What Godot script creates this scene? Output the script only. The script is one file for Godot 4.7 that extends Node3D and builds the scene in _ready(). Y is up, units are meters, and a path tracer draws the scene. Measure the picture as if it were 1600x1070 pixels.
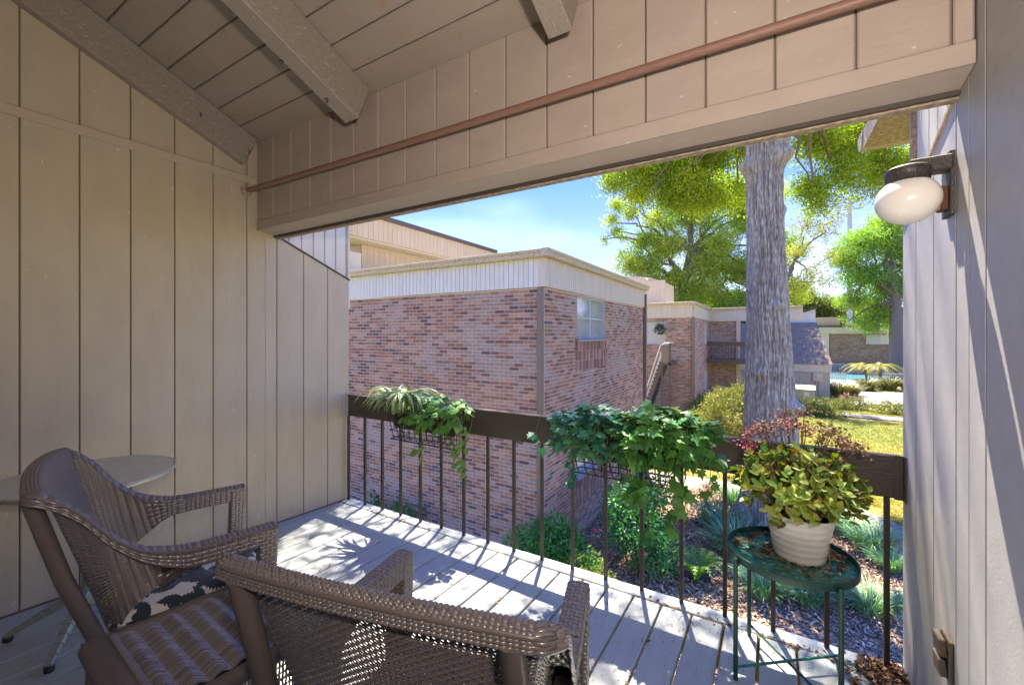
extends Node3D

const EYE := Vector3(0.0, 1.284, 0.0)
const G := -2.75          # ground level; y = 0 is the deck at the camera
const XL := -3.017        # inner face of the left wall
const XR := 0.458         # inner face of the right wall
const SLOPE := 0.0364     # the deck falls outwards
const PITCH := 0.42       # the ceiling rises inwards
var rng := RandomNumberGenerator.new()
var M := {}
var T := {}
var taken := {}


# ---------------------------------------------------------------- helpers
class MB:
	var v := PackedVector3Array()
	var n := PackedVector3Array()
	var c := PackedColorArray()
	var uv := PackedVector2Array()
	var ix := PackedInt32Array()
	var col := Color(1, 1, 1)
	var has_uv := false

	func vert(p: Vector3, nn: Vector3, t := Vector2.ZERO) -> int:
		v.append(p); n.append(nn); c.append(col); uv.append(t)
		return v.size() - 1

	func tri_i(a: int, b: int, d: int) -> void:   # counter-clockwise from outside
		ix.append(a); ix.append(d); ix.append(b)

	func quad_i(a: int, b: int, d: int, e: int) -> void:
		tri_i(a, b, d); tri_i(a, d, e)

	func tri(a: Vector3, b: Vector3, d: Vector3) -> void:
		var nn := (b - a).cross(d - a).normalized()
		tri_i(vert(a, nn), vert(b, nn), vert(d, nn))

	func quad(a: Vector3, b: Vector3, d: Vector3, e: Vector3) -> void:
		var nn := (d - a).cross(e - b).normalized()
		quad_i(vert(a, nn), vert(b, nn), vert(d, nn), vert(e, nn))

	func poly(pts: Array) -> void:   # convex, counter-clockwise
		var nn: Vector3 = (pts[1] - pts[0]).cross(pts[2] - pts[0]).normalized()
		var f := v.size()
		for p in pts:
			vert(p, nn)
		for i in range(1, pts.size() - 1):
			tri_i(f, f + i, f + i + 1)

	func prism(pts: Array, d: Vector3) -> void:   # convex pts pushed along d
		var k := pts.size()
		if (pts[1] - pts[0]).cross(pts[2] - pts[0]).dot(d) > 0.0:
			pts = pts.duplicate()
			pts.reverse()
		poly(pts)
		var back := []
		for i in k:
			back.append(pts[k - 1 - i] + d)
		poly(back)
		for i in k:
			var a: Vector3 = pts[i]
			var b: Vector3 = pts[(i + 1) % k]
			quad(b, a, a + d, b + d)

	func box(lo: Vector3, hi: Vector3) -> void:
		cbox(Transform3D(Basis(), (lo + hi) * 0.5), hi - lo, 0.0)

	func cbox(x: Transform3D, size: Vector3, bev: float) -> void:   # box with bevelled edges
		var h := size * 0.5
		if bev <= 0.0:
			var k := []
			for i in 8:
				k.append(x * Vector3(h.x if i & 1 else -h.x, h.y if i & 2 else -h.y, h.z if i & 4 else -h.z))
			quad(k[4], k[5], k[7], k[6]); quad(k[1], k[0], k[2], k[3])
			quad(k[5], k[1], k[3], k[7]); quad(k[0], k[4], k[6], k[2])
			quad(k[6], k[7], k[3], k[2]); quad(k[0], k[1], k[5], k[4])
			return
		var f := {}
		for i in 8:
			var s := Vector3(1.0 if i & 1 else -1.0, 1.0 if i & 2 else -1.0, 1.0 if i & 4 else -1.0)
			for a in 3:
				var p := s * (h - Vector3(bev, bev, bev))
				p[a] = s[a] * h[a]
				f[i * 3 + a] = x * p
		for a in 3:
			var u := (a + 1) % 3
			var w := (a + 2) % 3
			for sgn in [0, 1]:
				var b0: int = sgn << a
				var q := [b0, b0 | (1 << u), b0 | (1 << u) | (1 << w), b0 | (1 << w)]
				if sgn == 0:
					q.reverse()
				quad(f[q[0] * 3 + a], f[q[1] * 3 + a], f[q[2] * 3 + a], f[q[3] * 3 + a])
			for i in 4:   # the four edges that run along axis a
				var b1: int = ((i & 1) << u) | ((i >> 1) << w)
				var b2: int = b1 | (1 << a)
				var e := [f[b1 * 3 + u], f[b2 * 3 + u], f[b2 * 3 + w], f[b1 * 3 + w]]
				var out: Vector3 = (e[0] + e[1] + e[2] + e[3]) * 0.25 - x.origin
				if (e[2] - e[0]).cross(e[3] - e[1]).dot(out) < 0.0:
					e.reverse()
				quad(e[0], e[1], e[2], e[3])
		for i in 8:
			var e := [f[i * 3], f[i * 3 + 1], f[i * 3 + 2]]
			if (e[1] - e[0]).cross(e[2] - e[0]).dot(e[0] - x.origin) < 0.0:
				e.reverse()
			tri(e[0], e[1], e[2])

	func bar(a: Vector3, b: Vector3, w: float, t: float, up := Vector3.UP, bev := 0.0) -> void:   # a square bar from a to b
		var z := (b - a).normalized()
		if absf(z.dot(up)) > 0.98:
			up = Vector3.RIGHT
		var xx := up.cross(z).normalized()
		cbox(Transform3D(Basis(xx, z.cross(xx), z), (a + b) * 0.5), Vector3(w, t, (b - a).length()), bev)

	func tube(pts: PackedVector3Array, r, sides := 8, caps := true) -> void:
		var k := pts.size()
		var t0 := (pts[1] - pts[0]).normalized()
		var up := Vector3.UP if absf(t0.y) < 0.9 else Vector3.RIGHT
		var a := up.cross(t0).normalized()
		var first := v.size()
		for i in k:
			var t := (pts[mini(i + 1, k - 1)] - pts[maxi(i - 1, 0)]).normalized()
			a = (a - t * a.dot(t)).normalized()
			var b := t.cross(a)
			var rr: float = r if r is float else r[i]
			for s in sides:
				var g := TAU * s / sides
				var d := a * cos(g) + b * sin(g)
				vert(pts[i] + d * rr, d)
		for i in k - 1:
			for s in sides:
				var s2 := (s + 1) % sides
				quad_i(first + i * sides + s, first + i * sides + s2, first + (i + 1) * sides + s2, first + (i + 1) * sides + s)
		if caps:
			for e in [0, k - 1]:
				var nn := (pts[0] - pts[1]).normalized() if e == 0 else (pts[k - 1] - pts[k - 2]).normalized()
				var f := v.size()
				for s in sides:
					vert(v[first + e * sides + s], nn)
				for s in range(1, sides - 1):
					if e == 0:
						tri_i(f, f + s + 1, f + s)
					else:
						tri_i(f, f + s, f + s + 1)

	func lathe(prof: Array, o: Vector3, sides := 32, squash := Vector3.ONE) -> void:   # Vector2(radius, height), bottom to top
		var first := v.size()
		var k := prof.size()
		for i in k:
			var d: Vector2 = prof[mini(i + 1, k - 1)] - prof[maxi(i - 1, 0)]
			for s in sides:
				var g := TAU * s / sides
				var p := Vector3(cos(g) * prof[i].x, prof[i].y, sin(g) * prof[i].x) * squash
				vert(o + p, Vector3(cos(g) * d.y, -d.x, sin(g) * d.y).normalized())
		for i in k - 1:
			for s in sides:
				var s2 := (s + 1) % sides
				quad_i(first + i * sides + s, first + (i + 1) * sides + s, first + (i + 1) * sides + s2, first + i * sides + s2)

	func grid(nu: int, nv: int, f: Callable, flip := false) -> void:   # smooth surface f(u, v), u and v from 0 to 1
		var first := v.size()
		var pts := PackedVector3Array()
		for j in nv + 1:
			for i in nu + 1:
				pts.append(f.call(float(i) / nu, float(j) / nv))
		has_uv = true
		for j in nv + 1:
			for i in nu + 1:
				var du := pts[j * (nu + 1) + mini(i + 1, nu)] - pts[j * (nu + 1) + maxi(i - 1, 0)]
				var dv := pts[mini(j + 1, nv) * (nu + 1) + i] - pts[maxi(j - 1, 0) * (nu + 1) + i]
				var nn := du.cross(dv).normalized()
				vert(pts[j * (nu + 1) + i], -nn if flip else nn, Vector2(float(i) / nu, float(j) / nv))
		for j in nv:
			for i in nu:
				var a := first + j * (nu + 1) + i
				if flip:
					quad_i(a, a + nu + 1, a + nu + 2, a + 1)
				else:
					quad_i(a, a + 1, a + nu + 2, a + nu + 1)

	# woven strands on the surface f(u, v): nu strands across u and nv along it, passing over and under each other
	func weave(f: Callable, nu: int, nv: int, wide_u: float, wide_v: float, amp: float, flip := false) -> void:
		for way in 2:
			var count := nv if way == 0 else nu
			var crossings := nu if way == 0 else nv
			var half := (wide_v * 0.5 / nv) if way == 0 else (wide_u * 0.5 / nu)
			var steps := crossings * 2
			for j in count:
				var w := (j + 0.5) / count
				var cc := col
				var shade := 0.78 + 0.44 * fposmod(sin(j * 12.9898 + way * 4.1) * 43758.5453, 1.0)
				col = Color(cc.r * shade, cc.g * shade, cc.b * shade)
				var first := v.size()
				for k in steps + 1:
					var s := float(k) / steps
					var lift := amp * cos(PI * (s * crossings - 0.5) + PI * j) * (1.0 if way == 0 else -1.0)
					var uv0 := Vector2(s, w) if way == 0 else Vector2(w, s)
					var e := Vector2(0, half) if way == 0 else Vector2(half, 0)
					var p: Vector3 = f.call(uv0.x, uv0.y)
					var p1: Vector3 = f.call(uv0.x + e.x, uv0.y + e.y)
					var p0: Vector3 = f.call(uv0.x - e.x, uv0.y - e.y)
					var ds := 0.01
					var pa: Vector3 = f.call(uv0.x + (ds if way == 0 else 0.0), uv0.y + (0.0 if way == 0 else ds))
					var along := (pa - p).normalized()
					var across := (p1 - p0).normalized()
					var nn := along.cross(across).normalized() * (1.0 if way == 0 else -1.0)
					if flip:
						nn = -nn
					var slope := -amp * PI * crossings * sin(PI * (s * crossings - 0.5) + PI * j) * (1.0 if way == 0 else -1.0) * ds / maxf((pa - p).length(), 1e-5)
					var nt := (nn - along * slope).normalized()
					vert(p0 + nn * lift, (nt - across * 0.75).normalized())
					vert(p + nn * (lift + amp * 0.7), nt)
					vert(p1 + nn * lift, (nt + across * 0.75).normalized())
				for k in steps:
					var a := first + k * 3
					for h in 2:
						if (way == 0) != flip:
							quad_i(a + h, a + h + 3, a + h + 4, a + h + 1)
						else:
							quad_i(a + h, a + h + 1, a + h + 4, a + h + 3)
				col = cc

	func mesh() -> ArrayMesh:
		var arr := []
		arr.resize(Mesh.ARRAY_MAX)
		arr[Mesh.ARRAY_VERTEX] = v
		arr[Mesh.ARRAY_NORMAL] = n
		arr[Mesh.ARRAY_COLOR] = c
		if has_uv:
			arr[Mesh.ARRAY_TEX_UV] = uv
		arr[Mesh.ARRAY_INDEX] = ix
		var m := ArrayMesh.new()
		m.add_surface_from_arrays(Mesh.PRIMITIVE_TRIANGLES, arr)
		return m


class Many:   # places and colours for a MultiMesh
	var buf := PackedFloat32Array()
	var count := 0
	func put(t: Transform3D, c: Color) -> void:
		var b := t.basis
		buf.append_array(PackedFloat32Array([b.x.x, b.y.x, b.z.x, t.origin.x, b.x.y, b.y.y, b.z.y, t.origin.y, b.x.z, b.y.z, b.z.z, t.origin.z, c.r, c.g, c.b, 1.0]))
		count += 1


func numbered(called: String) -> String:
	var k: int = taken.get(called, 0)
	taken[called] = k + 1
	return called if k == 0 else "%s_%03d" % [called, k]


func tag(o: Node, label: String, category: String, group := "", kind := "") -> void:
	o.set_meta("label", label)
	o.set_meta("category", category)
	if group:
		o.set_meta("group", group)
	if kind:
		o.set_meta("kind", kind)


func thing(called: String, label: String, category: String, at := Vector3.ZERO, turn := 0.0, group := "") -> Node3D:
	var o := Node3D.new()
	o.name = numbered(called)
	add_child(o)
	o.position = at
	o.rotation.y = turn
	tag(o, label, category, group)
	return o


func setting(called: String, label: String, category: String) -> Node3D:
	var o := thing(called, label, category)
	o.set_meta("kind", "structure")
	return o


func add(b: MB, called: String, m: Material, parent: Node, stuff := false) -> MeshInstance3D:
	return place(b.mesh(), called, m, parent, Transform3D(), stuff)


func place(mesh: Mesh, called: String, m: Material, parent: Node, x := Transform3D(), stuff := false) -> MeshInstance3D:
	var o := MeshInstance3D.new()
	o.name = called if parent != self else numbered(called)
	o.mesh = mesh
	o.material_override = m
	o.transform = x
	if stuff:
		o.set_meta("kind", "stuff")
	parent.add_child(o, true)
	return o


func many(q: Many, mesh: Mesh, called: String, m: Material, parent: Node) -> MultiMeshInstance3D:
	var mm := MultiMesh.new()
	mm.transform_format = MultiMesh.TRANSFORM_3D
	mm.use_colors = true
	mm.mesh = mesh
	mm.instance_count = q.count
	mm.buffer = q.buf
	var o := MultiMeshInstance3D.new()
	o.name = called if parent != self else numbered(called)
	o.multimesh = mm
	o.material_override = m
	o.set_meta("kind", "stuff")
	parent.add_child(o, true)
	return o


func rnd(a: float, b: float) -> float:
	return rng.randf_range(a, b)


func rdir() -> Vector3:
	return Vector3(rng.randfn(), rng.randfn(), rng.randfn()).normalized()


func turned(d: Vector3, up: Vector3, roll := 0.0) -> Basis:   # local y along d, local z near up
	var y := d.normalized()
	var x := y.cross(up)
	if x.length() < 1e-3:
		x = y.cross(Vector3(0.3, 0.1, 0.9))
	x = x.normalized().rotated(y, roll)
	return Basis(x, y, x.cross(y))


# ---------------------------------------------------------------- textures and materials
func noise_image(size: int, freq: float, oct: int, seed_: int, kind := FastNoiseLite.TYPE_SIMPLEX_SMOOTH) -> Image:
	var nz := FastNoiseLite.new()
	nz.noise_type = kind
	nz.seed = seed_
	nz.frequency = freq
	nz.fractal_type = FastNoiseLite.FRACTAL_FBM
	nz.fractal_octaves = oct
	return nz.get_seamless_image(size, size, false, false, 0.15, true)


func ramp(im: Image, lo: float, hi: float, a := Color(0, 0, 0), b := Color(1, 1, 1), power := 1.0) -> ImageTexture:   # grey picture -> colours from a to b, linear values
	var w := im.get_width()
	var src := im.get_data()
	var table := PackedByteArray()
	for i in 256:
		var t := pow(clampf((i / 255.0 - lo) / (hi - lo), 0.0, 1.0), power)
		var c := a.lerp(b, t).linear_to_srgb()
		table.append(int(clampf(c.r, 0, 1) * 255)); table.append(int(clampf(c.g, 0, 1) * 255)); table.append(int(clampf(c.b, 0, 1) * 255))
	var out := PackedByteArray()
	out.resize(w * w * 3)
	for i in w * w:
		var k := src[i] * 3
		out[i * 3] = table[k]; out[i * 3 + 1] = table[k + 1]; out[i * 3 + 2] = table[k + 2]
	return ImageTexture.create_from_image(Image.create_from_data(w, w, false, Image.FORMAT_RGB8, out))


func mat(called: String, c: Color, rough := 0.6, o := {}) -> StandardMaterial3D:
	var m := StandardMaterial3D.new()
	m.resource_name = called
	m.albedo_color = c.linear_to_srgb()
	m.roughness = rough
	m.vertex_color_use_as_albedo = o.get("vc", true)
	if o.has("tex"):
		m.albedo_texture = o.tex
	if o.has("bump"):
		m.heightmap_enabled = true
		m.heightmap_texture = o.bump
		m.heightmap_scale = o.get("depth", 0.1)
	if o.has("over"):
		m.detail_enabled = true
		m.detail_albedo = o.over
		m.detail_mask = o.mask
		m.detail_blend_mode = BaseMaterial3D.BLEND_MODE_MIX
	if o.has("rough_tex"):
		m.roughness_texture = o.rough_tex
	if o.has("scale"):
		m.uv1_triplanar = true
		m.uv1_world_triplanar = o.get("world", true)
		m.uv1_scale = o.scale if o.scale is Vector3 else Vector3.ONE * float(o.scale)
	if o.has("back"):
		m.backlight_enabled = true
		m.backlight = o.back
		m.cull_mode = BaseMaterial3D.CULL_DISABLED
	if o.has("metal"):
		m.metallic = o.metal
	if o.has("spec"):
		m.metallic_specular = o.spec
	M[called] = m
	return m


func flat(c: Color) -> ImageTexture:
	var im := Image.create(4, 4, false, Image.FORMAT_RGB8)
	im.fill(c.linear_to_srgb())
	return ImageTexture.create_from_image(im)


func make_materials() -> void:
	var fine := noise_image(512, 0.06, 4, 3)
	var soft := noise_image(512, 0.012, 5, 5)
	var mid := noise_image(512, 0.03, 5, 8)
	var cell := noise_image(512, 0.05, 2, 9, FastNoiseLite.TYPE_CELLULAR)
	T.fine = ramp(fine, 0.2, 0.8, Color(0.72, 0.72, 0.72))
	T.faint = ramp(fine, 0.2, 0.8, Color(0.9, 0.9, 0.9))
	T.soft = ramp(soft, 0.25, 0.75, Color(0.94, 0.937, 0.93))
	T.mid = ramp(mid, 0.25, 0.75, Color(0.55, 0.53, 0.5))
	T.height = ramp(fine, 0.1, 0.9)
	T.mid_height = ramp(mid, 0.1, 0.9)
	T.spots = ramp(mid, 0.66, 0.76)
	T.rare = ramp(mid, 0.76, 0.82)
	T.streak = ramp(soft, 0.35, 0.75)
	T.speck = ramp(fine, 0.5, 0.62)
	T.cell = ramp(cell, 0.1, 0.9, Color(0.45, 0.42, 0.4))
	T.fleck = ramp(noise_image(512, 0.08, 2, 17), 0.9, 0.93)
	# painted wood of the balcony
	mat("siding_grey", Color(0.40, 0.392, 0.40), 0.5, {"scale": 2.5, "tex": T.soft, "bump": T.height, "depth": 0.03})
	mat("siding", Color(0.43, 0.368, 0.268), 0.5, {"tex": T.soft, "scale": Vector3(0.9, 0.35, 0.9), "bump": T.height, "depth": 0.12, "over": flat(Color(0.55, 0.5, 0.44)), "mask": T.fleck})
	mat("siding_back", Color(0.16, 0.135, 0.105), 0.9)
	mat("header_paint", Color(0.375, 0.315, 0.27), 0.5, {"tex": T.soft, "scale": Vector3(0.5, 0.9, 0.9), "bump": T.height, "depth": 0.1, "over": flat(Color(0.55, 0.5, 0.44)), "mask": T.fleck})
	mat("ceiling_paint", Color(0.30, 0.255, 0.21), 0.55, {"tex": T.soft, "scale": Vector3(0.4, 1.2, 1.2), "bump": T.height, "depth": 0.12, "over": flat(Color(0.3, 0.2, 0.1)), "mask": T.rare})
	mat("rafter_paint", Color(0.29, 0.25, 0.205), 0.7, {"tex": T.fine, "scale": Vector3(6.0, 6.0, 1.1), "bump": T.height, "depth": 0.2, "over": flat(Color(0.42, 0.39, 0.35)), "mask": T.rare})
	mat("deck_paint", Color(0.36, 0.39, 0.40), 0.5, {"tex": T.soft, "scale": Vector3(3.2, 3.2, 0.8), "bump": T.height, "depth": 0.12, "over": flat(Color(0.2, 0.18, 0.15)), "mask": T.rare})
	mat("timber", Color(0.12, 0.09, 0.065), 0.85, {"tex": T.fine, "scale": 2.0})
	mat("rail_paint", Color(0.052, 0.041, 0.031), 0.42, {"tex": T.soft, "scale": Vector3(0.5, 3.0, 3.0), "bump": T.height, "depth": 0.12})
	mat("baluster_paint", Color(0.028, 0.023, 0.018), 0.45)
	mat("dowel", Color(0.23, 0.125, 0.09), 0.5, {"tex": T.fine, "scale": Vector3(0.7, 9, 9), "bump": T.height, "depth": 0.1})
	mat("trim_brown", Color(0.05, 0.04, 0.034), 0.6)
	mat("trim_tan", Color(0.42, 0.34, 0.24), 0.6, {"tex": T.mid, "scale": 2.5})
	mat("white_siding", Color(0.62, 0.595, 0.50), 0.45, {"tex": T.soft, "scale": Vector3(1.2, 0.4, 1.2)})
	mat("cream_siding", Color(0.56, 0.49, 0.36), 0.5, {"tex": T.soft, "scale": Vector3(0.6, 0.3, 0.6)})
	mat("peach_siding", Color(0.55, 0.43, 0.28), 0.55, {"tex": T.soft, "scale": Vector3(0.6, 0.3, 0.6)})
	mat("gutter", Color(0.48, 0.42, 0.31), 0.5, {"tex": T.soft, "scale": Vector3(0.8, 3, 0.8), "over": flat(Color(0.17, 0.15, 0.1)), "mask": T.spots})
	mat("downspout", Color(0.17, 0.13, 0.095), 0.5, {"tex": T.soft, "scale": 0.7})
	mat("brick", Color(1, 1, 1), 0.85, {"tex": T.fine, "scale": 2.6, "bump": T.mid_height, "depth": 0.35})
	mat("brick_pale", Color(1, 1, 1), 0.9, {"tex": T.cell, "scale": 3.4, "bump": T.mid_height, "depth": 0.4, "over": flat(Color(0.17, 0.085, 0.07)), "mask": ramp(noise_image(512, 0.09, 3, 21), 0.5, 0.6)})
	mat("mortar", Color(0.62, 0.53, 0.42), 0.95, {"tex": T.fine, "scale": 3.0})
	mat("stone_sill", Color(0.36, 0.34, 0.32), 0.8, {"tex": T.mid, "scale": 2.0})
	mat("aluminium", Color(0.42, 0.44, 0.44), 0.4, {"metal": 0.3})
	mat("white_paint", Color(0.5, 0.5, 0.48), 0.45)
	mat("window_back", Color(0.24, 0.25, 0.25), 0.9, {"tex": T.soft, "scale": 0.8})
	var glass := mat("glass", Color(0.82, 0.9, 0.88), 0.03, {"vc": false, "spec": 0.8})
	glass.transparency = BaseMaterial3D.TRANSPARENCY_ALPHA
	glass.albedo_color.a = 0.25
	mat("roof_brown", Color(0.13, 0.095, 0.08), 0.9, {"tex": T.fine, "scale": 2.0})
	mat("shingle", Color(0.27, 0.205, 0.15), 0.95, {"tex": T.fine, "scale": 2.5})
	mat("roof_gravel", Color(0.36, 0.33, 0.29), 0.95, {"tex": T.fine, "scale": 2.0})
	mat("lawn", Color(0.19, 0.185, 0.024), 0.95, {"tex": T.mid, "scale": 0.22, "over": flat(Color(0.15, 0.115, 0.025)), "mask": T.streak, "bump": T.height, "depth": 2.0})
	mat("mulch", Color(0.36, 0.25, 0.165), 0.95, {"tex": T.cell, "scale": 0.8, "bump": T.mid_height, "depth": 2.5})
	mat("concrete", Color(0.2, 0.185, 0.17), 0.9, {"tex": T.fine, "scale": 1.1, "over": flat(Color(0.15, 0.135, 0.115)), "mask": T.streak})
	mat("litter", Color(1, 1, 1), 0.85, {"back": Color(0.2, 0.2, 0.2)})
	mat("leaf", Color(1, 1, 1), 0.45, {"back": Color(0.92, 0.97, 0.6)})
	mat("far_leaf", Color(1, 1, 1), 0.6, {"back": Color(0.92, 0.97, 0.6)})
	mat("ivy_leaf", Color(1, 1, 1), 0.45, {"back": Color(0.45, 0.5, 0.3)})
	mat("flower", Color(1, 1, 1), 0.6, {"back": Color(0.4, 0.3, 0.4)})
	mat("blade", Color(1, 1, 1), 0.4, {"back": Color(0.5, 0.55, 0.35)})
	mat("stem", Color(0.16, 0.13, 0.07), 0.8)
	mat("stem_green", Color(0.14, 0.17, 0.06), 0.7)
	mat("bark", Color(0.42, 0.37, 0.295), 0.95, {"tex": T.mid, "scale": Vector3(1.3, 0.3, 1.3), "bump": T.mid_height, "depth": 1.2, "over": flat(Color(0.46, 0.47, 0.42)), "mask": T.spots})
	mat("branch", Color(0.22, 0.185, 0.15), 0.95, {"tex": T.mid, "scale": 1.5})
	mat("wicker", Color(0.175, 0.15, 0.14), 0.3, {"spec": 0.9, "tex": T.faint, "scale": 6.0})
	mat("wicker_wrap", Color(0.13, 0.108, 0.1), 0.36, {"tex": T.faint, "scale": 6.0})
	mat("wicker_dull", Color(0.25, 0.22, 0.205), 0.5, {"spec": 0.6, "tex": T.faint, "scale": 6.0})
	mat("wicker_core", Color(0.03, 0.022, 0.018), 0.7)
	mat("table_top", Color(0.50, 0.50, 0.38), 0.25, {"tex": T.soft, "scale": 2.0})
	mat("table_rim", Color(0.62, 0.6, 0.52), 0.35, {"metal": 0.6, "tex": T.mid, "scale": 9.0})
	mat("cast_metal", Color(0.36, 0.38, 0.36), 0.45, {"metal": 0.5, "tex": T.soft, "scale": 4.0})
	mat("black_foot", Color(0.012, 0.012, 0.012), 0.6)
	mat("stand_green", Color(0.006, 0.05, 0.042), 0.38, {"tex": T.soft, "scale": 4.0})
	mat("tray_green", Color(0.012, 0.22, 0.19), 0.4, {"tex": T.mid, "scale": 3.0, "over": flat(Color(0.12, 0.32, 0.28)), "mask": T.spots})
	mat("pot", Color(0.72, 0.71, 0.67), 0.42, {"tex": T.soft, "scale": 5.0})
	mat("soil", Color(0.03, 0.02, 0.014), 0.95, {"tex": T.fine, "scale": 8.0})
	mat("globe", Color(0.74, 0.72, 0.66), 0.18, {"vc": false})
	mat("lamp_iron", Color(0.05, 0.045, 0.045), 0.55, {"metal": 0.3, "tex": T.mid, "scale": 12.0, "over": flat(Color(0.16, 0.14, 0.12)), "mask": T.spots})
	mat("rust", Color(0.14, 0.055, 0.028), 0.9, {"tex": T.mid, "scale": 20.0})
	mat("outlet_box", Color(0.075, 0.055, 0.043), 0.45)
	mat("wire", Color(0.012, 0.011, 0.01), 0.5)
	mat("pool_water", Color(0.10, 0.24, 0.28), 0.08)
	mat("transformer_green", Color(0.30, 0.30, 0.19), 0.5)
	mat("pole_grey", Color(0.45, 0.46, 0.47), 0.7)
	mat("edging", Color(0.035, 0.033, 0.034), 0.6)
	mat("cushion_trim", Color(0.02, 0.022, 0.025), 0.9)
	var cu := mat("cushion", Color(1, 1, 1), 0.9, {"vc": false})
	cu.albedo_texture = floral()
	cu.rim_enabled = true
	cu.rim = 0.4


func floral() -> ImageTexture:   # printed cloth: slate leaves on cream
	var w := 512
	var im := Image.create(w, w, false, Image.FORMAT_RGB8)
	var cream := Color(0.60, 0.57, 0.50).linear_to_srgb()
	var dark := Color(0.022, 0.034, 0.042).linear_to_srgb()
	im.fill(cream)
	var r2 := RandomNumberGenerator.new()
	r2.seed = 11
	for k in 70:
		var o := Vector2(r2.randf() * w, r2.randf() * w)
		var a0 := r2.randf() * TAU
		var petals := r2.randi_range(1, 5)
		for p in petals:
			var a := a0 + (p - petals * 0.5) * 0.75
			var ln := r2.randf_range(45, 95)
			var wd := ln * r2.randf_range(0.18, 0.3)
			var d := Vector2(cos(a), sin(a))
			for i in range(0, int(ln)):
				var t := i / ln
				var half := wd * sin(PI * pow(t, 0.8)) * (1.0 + 0.18 * sin(i * 0.55))
				for j in range(-int(half), int(half) + 1):
					var q := o + d * i + d.orthogonal() * j
					im.set_pixel(posmod(int(q.x), w), posmod(int(q.y), w), dark)
					im.set_pixel(posmod(int(q.x) + 1, w), posmod(int(q.y), w), dark)
	return ImageTexture.create_from_image(im)


# ---------------------------------------------------------------- the balcony
func deck_y(z: float) -> float:
	return SLOPE * z


func ceil_y(z: float) -> float:
	return 2.585 + PITCH * (z + 1.583)


func wing_y(z: float) -> float:   # sloping top of the walls outside the header
	return 1.984 + (z + 1.699) * 0.404


func wall_top(z: float) -> float:
	return ceil_y(z) + 0.03 if z > -1.64 else wing_y(z)


func tint(b: MB, spread := 0.06) -> void:
	var k := 1.0 + rnd(-spread, spread)
	b.col = Color(k, k * (1.0 + rnd(-0.012, 0.012)), k * (1.0 + rnd(-0.02, 0.02)))


func make_side_wall(called: String, label: String, x: float, s: float, g0: float) -> void:   # s: +1 the room lies at +x
	var w := setting(called, label, "wall")
	var core := MB.new()
	var zs := [0.85, -1.64, -2.325]
	core.prism([Vector3(x - s * 0.0125, deck_y(0.85) - 0.25, 0.85), Vector3(x - s * 0.0125, deck_y(-2.3) - 0.25, -2.325), Vector3(x - s * 0.0125, wing_y(-2.325) - 0.004, -2.325), Vector3(x - s * 0.0125, wing_y(-1.7) - 0.004, -1.7), Vector3(x - s * 0.0125, 1.985, -1.64), Vector3(x - s * 0.0125, 1.985, 0.85)], Vector3(-s * 0.11, 0, 0))
	core.prism([Vector3(x - s * 0.0125, 1.985, 0.85), Vector3(x - s * 0.0125, 1.985, -1.64), Vector3(x - s * 0.0125, ceil_y(-1.64), -1.64), Vector3(x - s * 0.0125, ceil_y(0.85), 0.85)], Vector3(-s * 0.11, 0, 0))
	add(core, "wall_core", M.siding_back, w)
	var edges := []
	var z := g0
	while z < 0.85:
		z += 0.2032
	while z > -2.33:
		edges.append(z)
		z -= 0.2032
	edges.append(-2.33)
	for i in edges.size() - 1:
		var a: float = minf(edges[i] - 0.0025, 0.85)
		var c: float = edges[i + 1] + 0.0025
		if a - c < 0.03:
			continue
		var spans := [[a, c]]
		if a > -1.64 and c < -1.64:
			spans = [[a, -1.639], [-1.6395, c]]
		for sp in spans:
			var b := MB.new()
			tint(b, 0.035)
			var p: float = sp[0]
			var q: float = sp[1]
			var h := Vector3(x, 0, 0)
			var bev := 0.003
			b.prism([Vector3(x - s * bev, deck_y(p) + 0.006, p), Vector3(x - s * bev, deck_y(q) + 0.006, q), Vector3(x - s * bev, wall_top(q + 0.0001), q), Vector3(x - s * bev, wall_top(p - 0.0001 if p > -1.64 else p), p)], Vector3(-s * 0.0095, 0, 0))
			# raised face with eased edges
			b.quad(Vector3(x, deck_y(p) + 0.006, p - bev), Vector3(x, deck_y(q) + 0.006, q + bev), Vector3(x, wall_top(q + 0.0001), q + bev), Vector3(x, wall_top(p), p - bev)) if s < 0 else b.quad(Vector3(x, deck_y(q) + 0.006, q + bev), Vector3(x, deck_y(p) + 0.006, p - bev), Vector3(x, wall_top(p), p - bev), Vector3(x, wall_top(q + 0.0001), q + bev))
			for e in [[p, p - bev], [q, q + bev]]:
				var lo := Vector3(x - s * bev, deck_y(e[0]) + 0.006, e[0])
				var hi := Vector3(x - s * bev, wall_top(e[0]), e[0])
				var lo2 := Vector3(x, deck_y(e[0]) + 0.006, e[1])
				var hi2 := Vector3(x, wall_top(e[0]), e[1])
				if ((hi2 - lo).cross(hi - lo2)).x * s > 0:
					b.quad(lo, lo2, hi2, hi)
				else:
					b.quad(lo2, lo, hi, hi2)
			add(b, "siding_board", M.siding if s > 0 else M.siding_grey, w)
	if s > 0:   # the batten over the joint between two rows of boards
		var t := MB.new()
		t.cbox(Transform3D(Basis(), Vector3(x + 0.006, 2.322, -0.37)), Vector3(0.012, 0.05, 2.42), 0.003)
		add(t, "batten", M.siding, w)
	var cap := MB.new()   # thin strip along the sloping top
	cap.bar(Vector3(x - s * 0.03, wing_y(-1.705) + 0.007, -1.705), Vector3(x - s * 0.03, wing_y(-2.335) + 0.007, -2.335), 0.075, 0.012)
	add(cap, "cap_strip", M.trim_brown if s > 0 else M.trim_tan, w)


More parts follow.
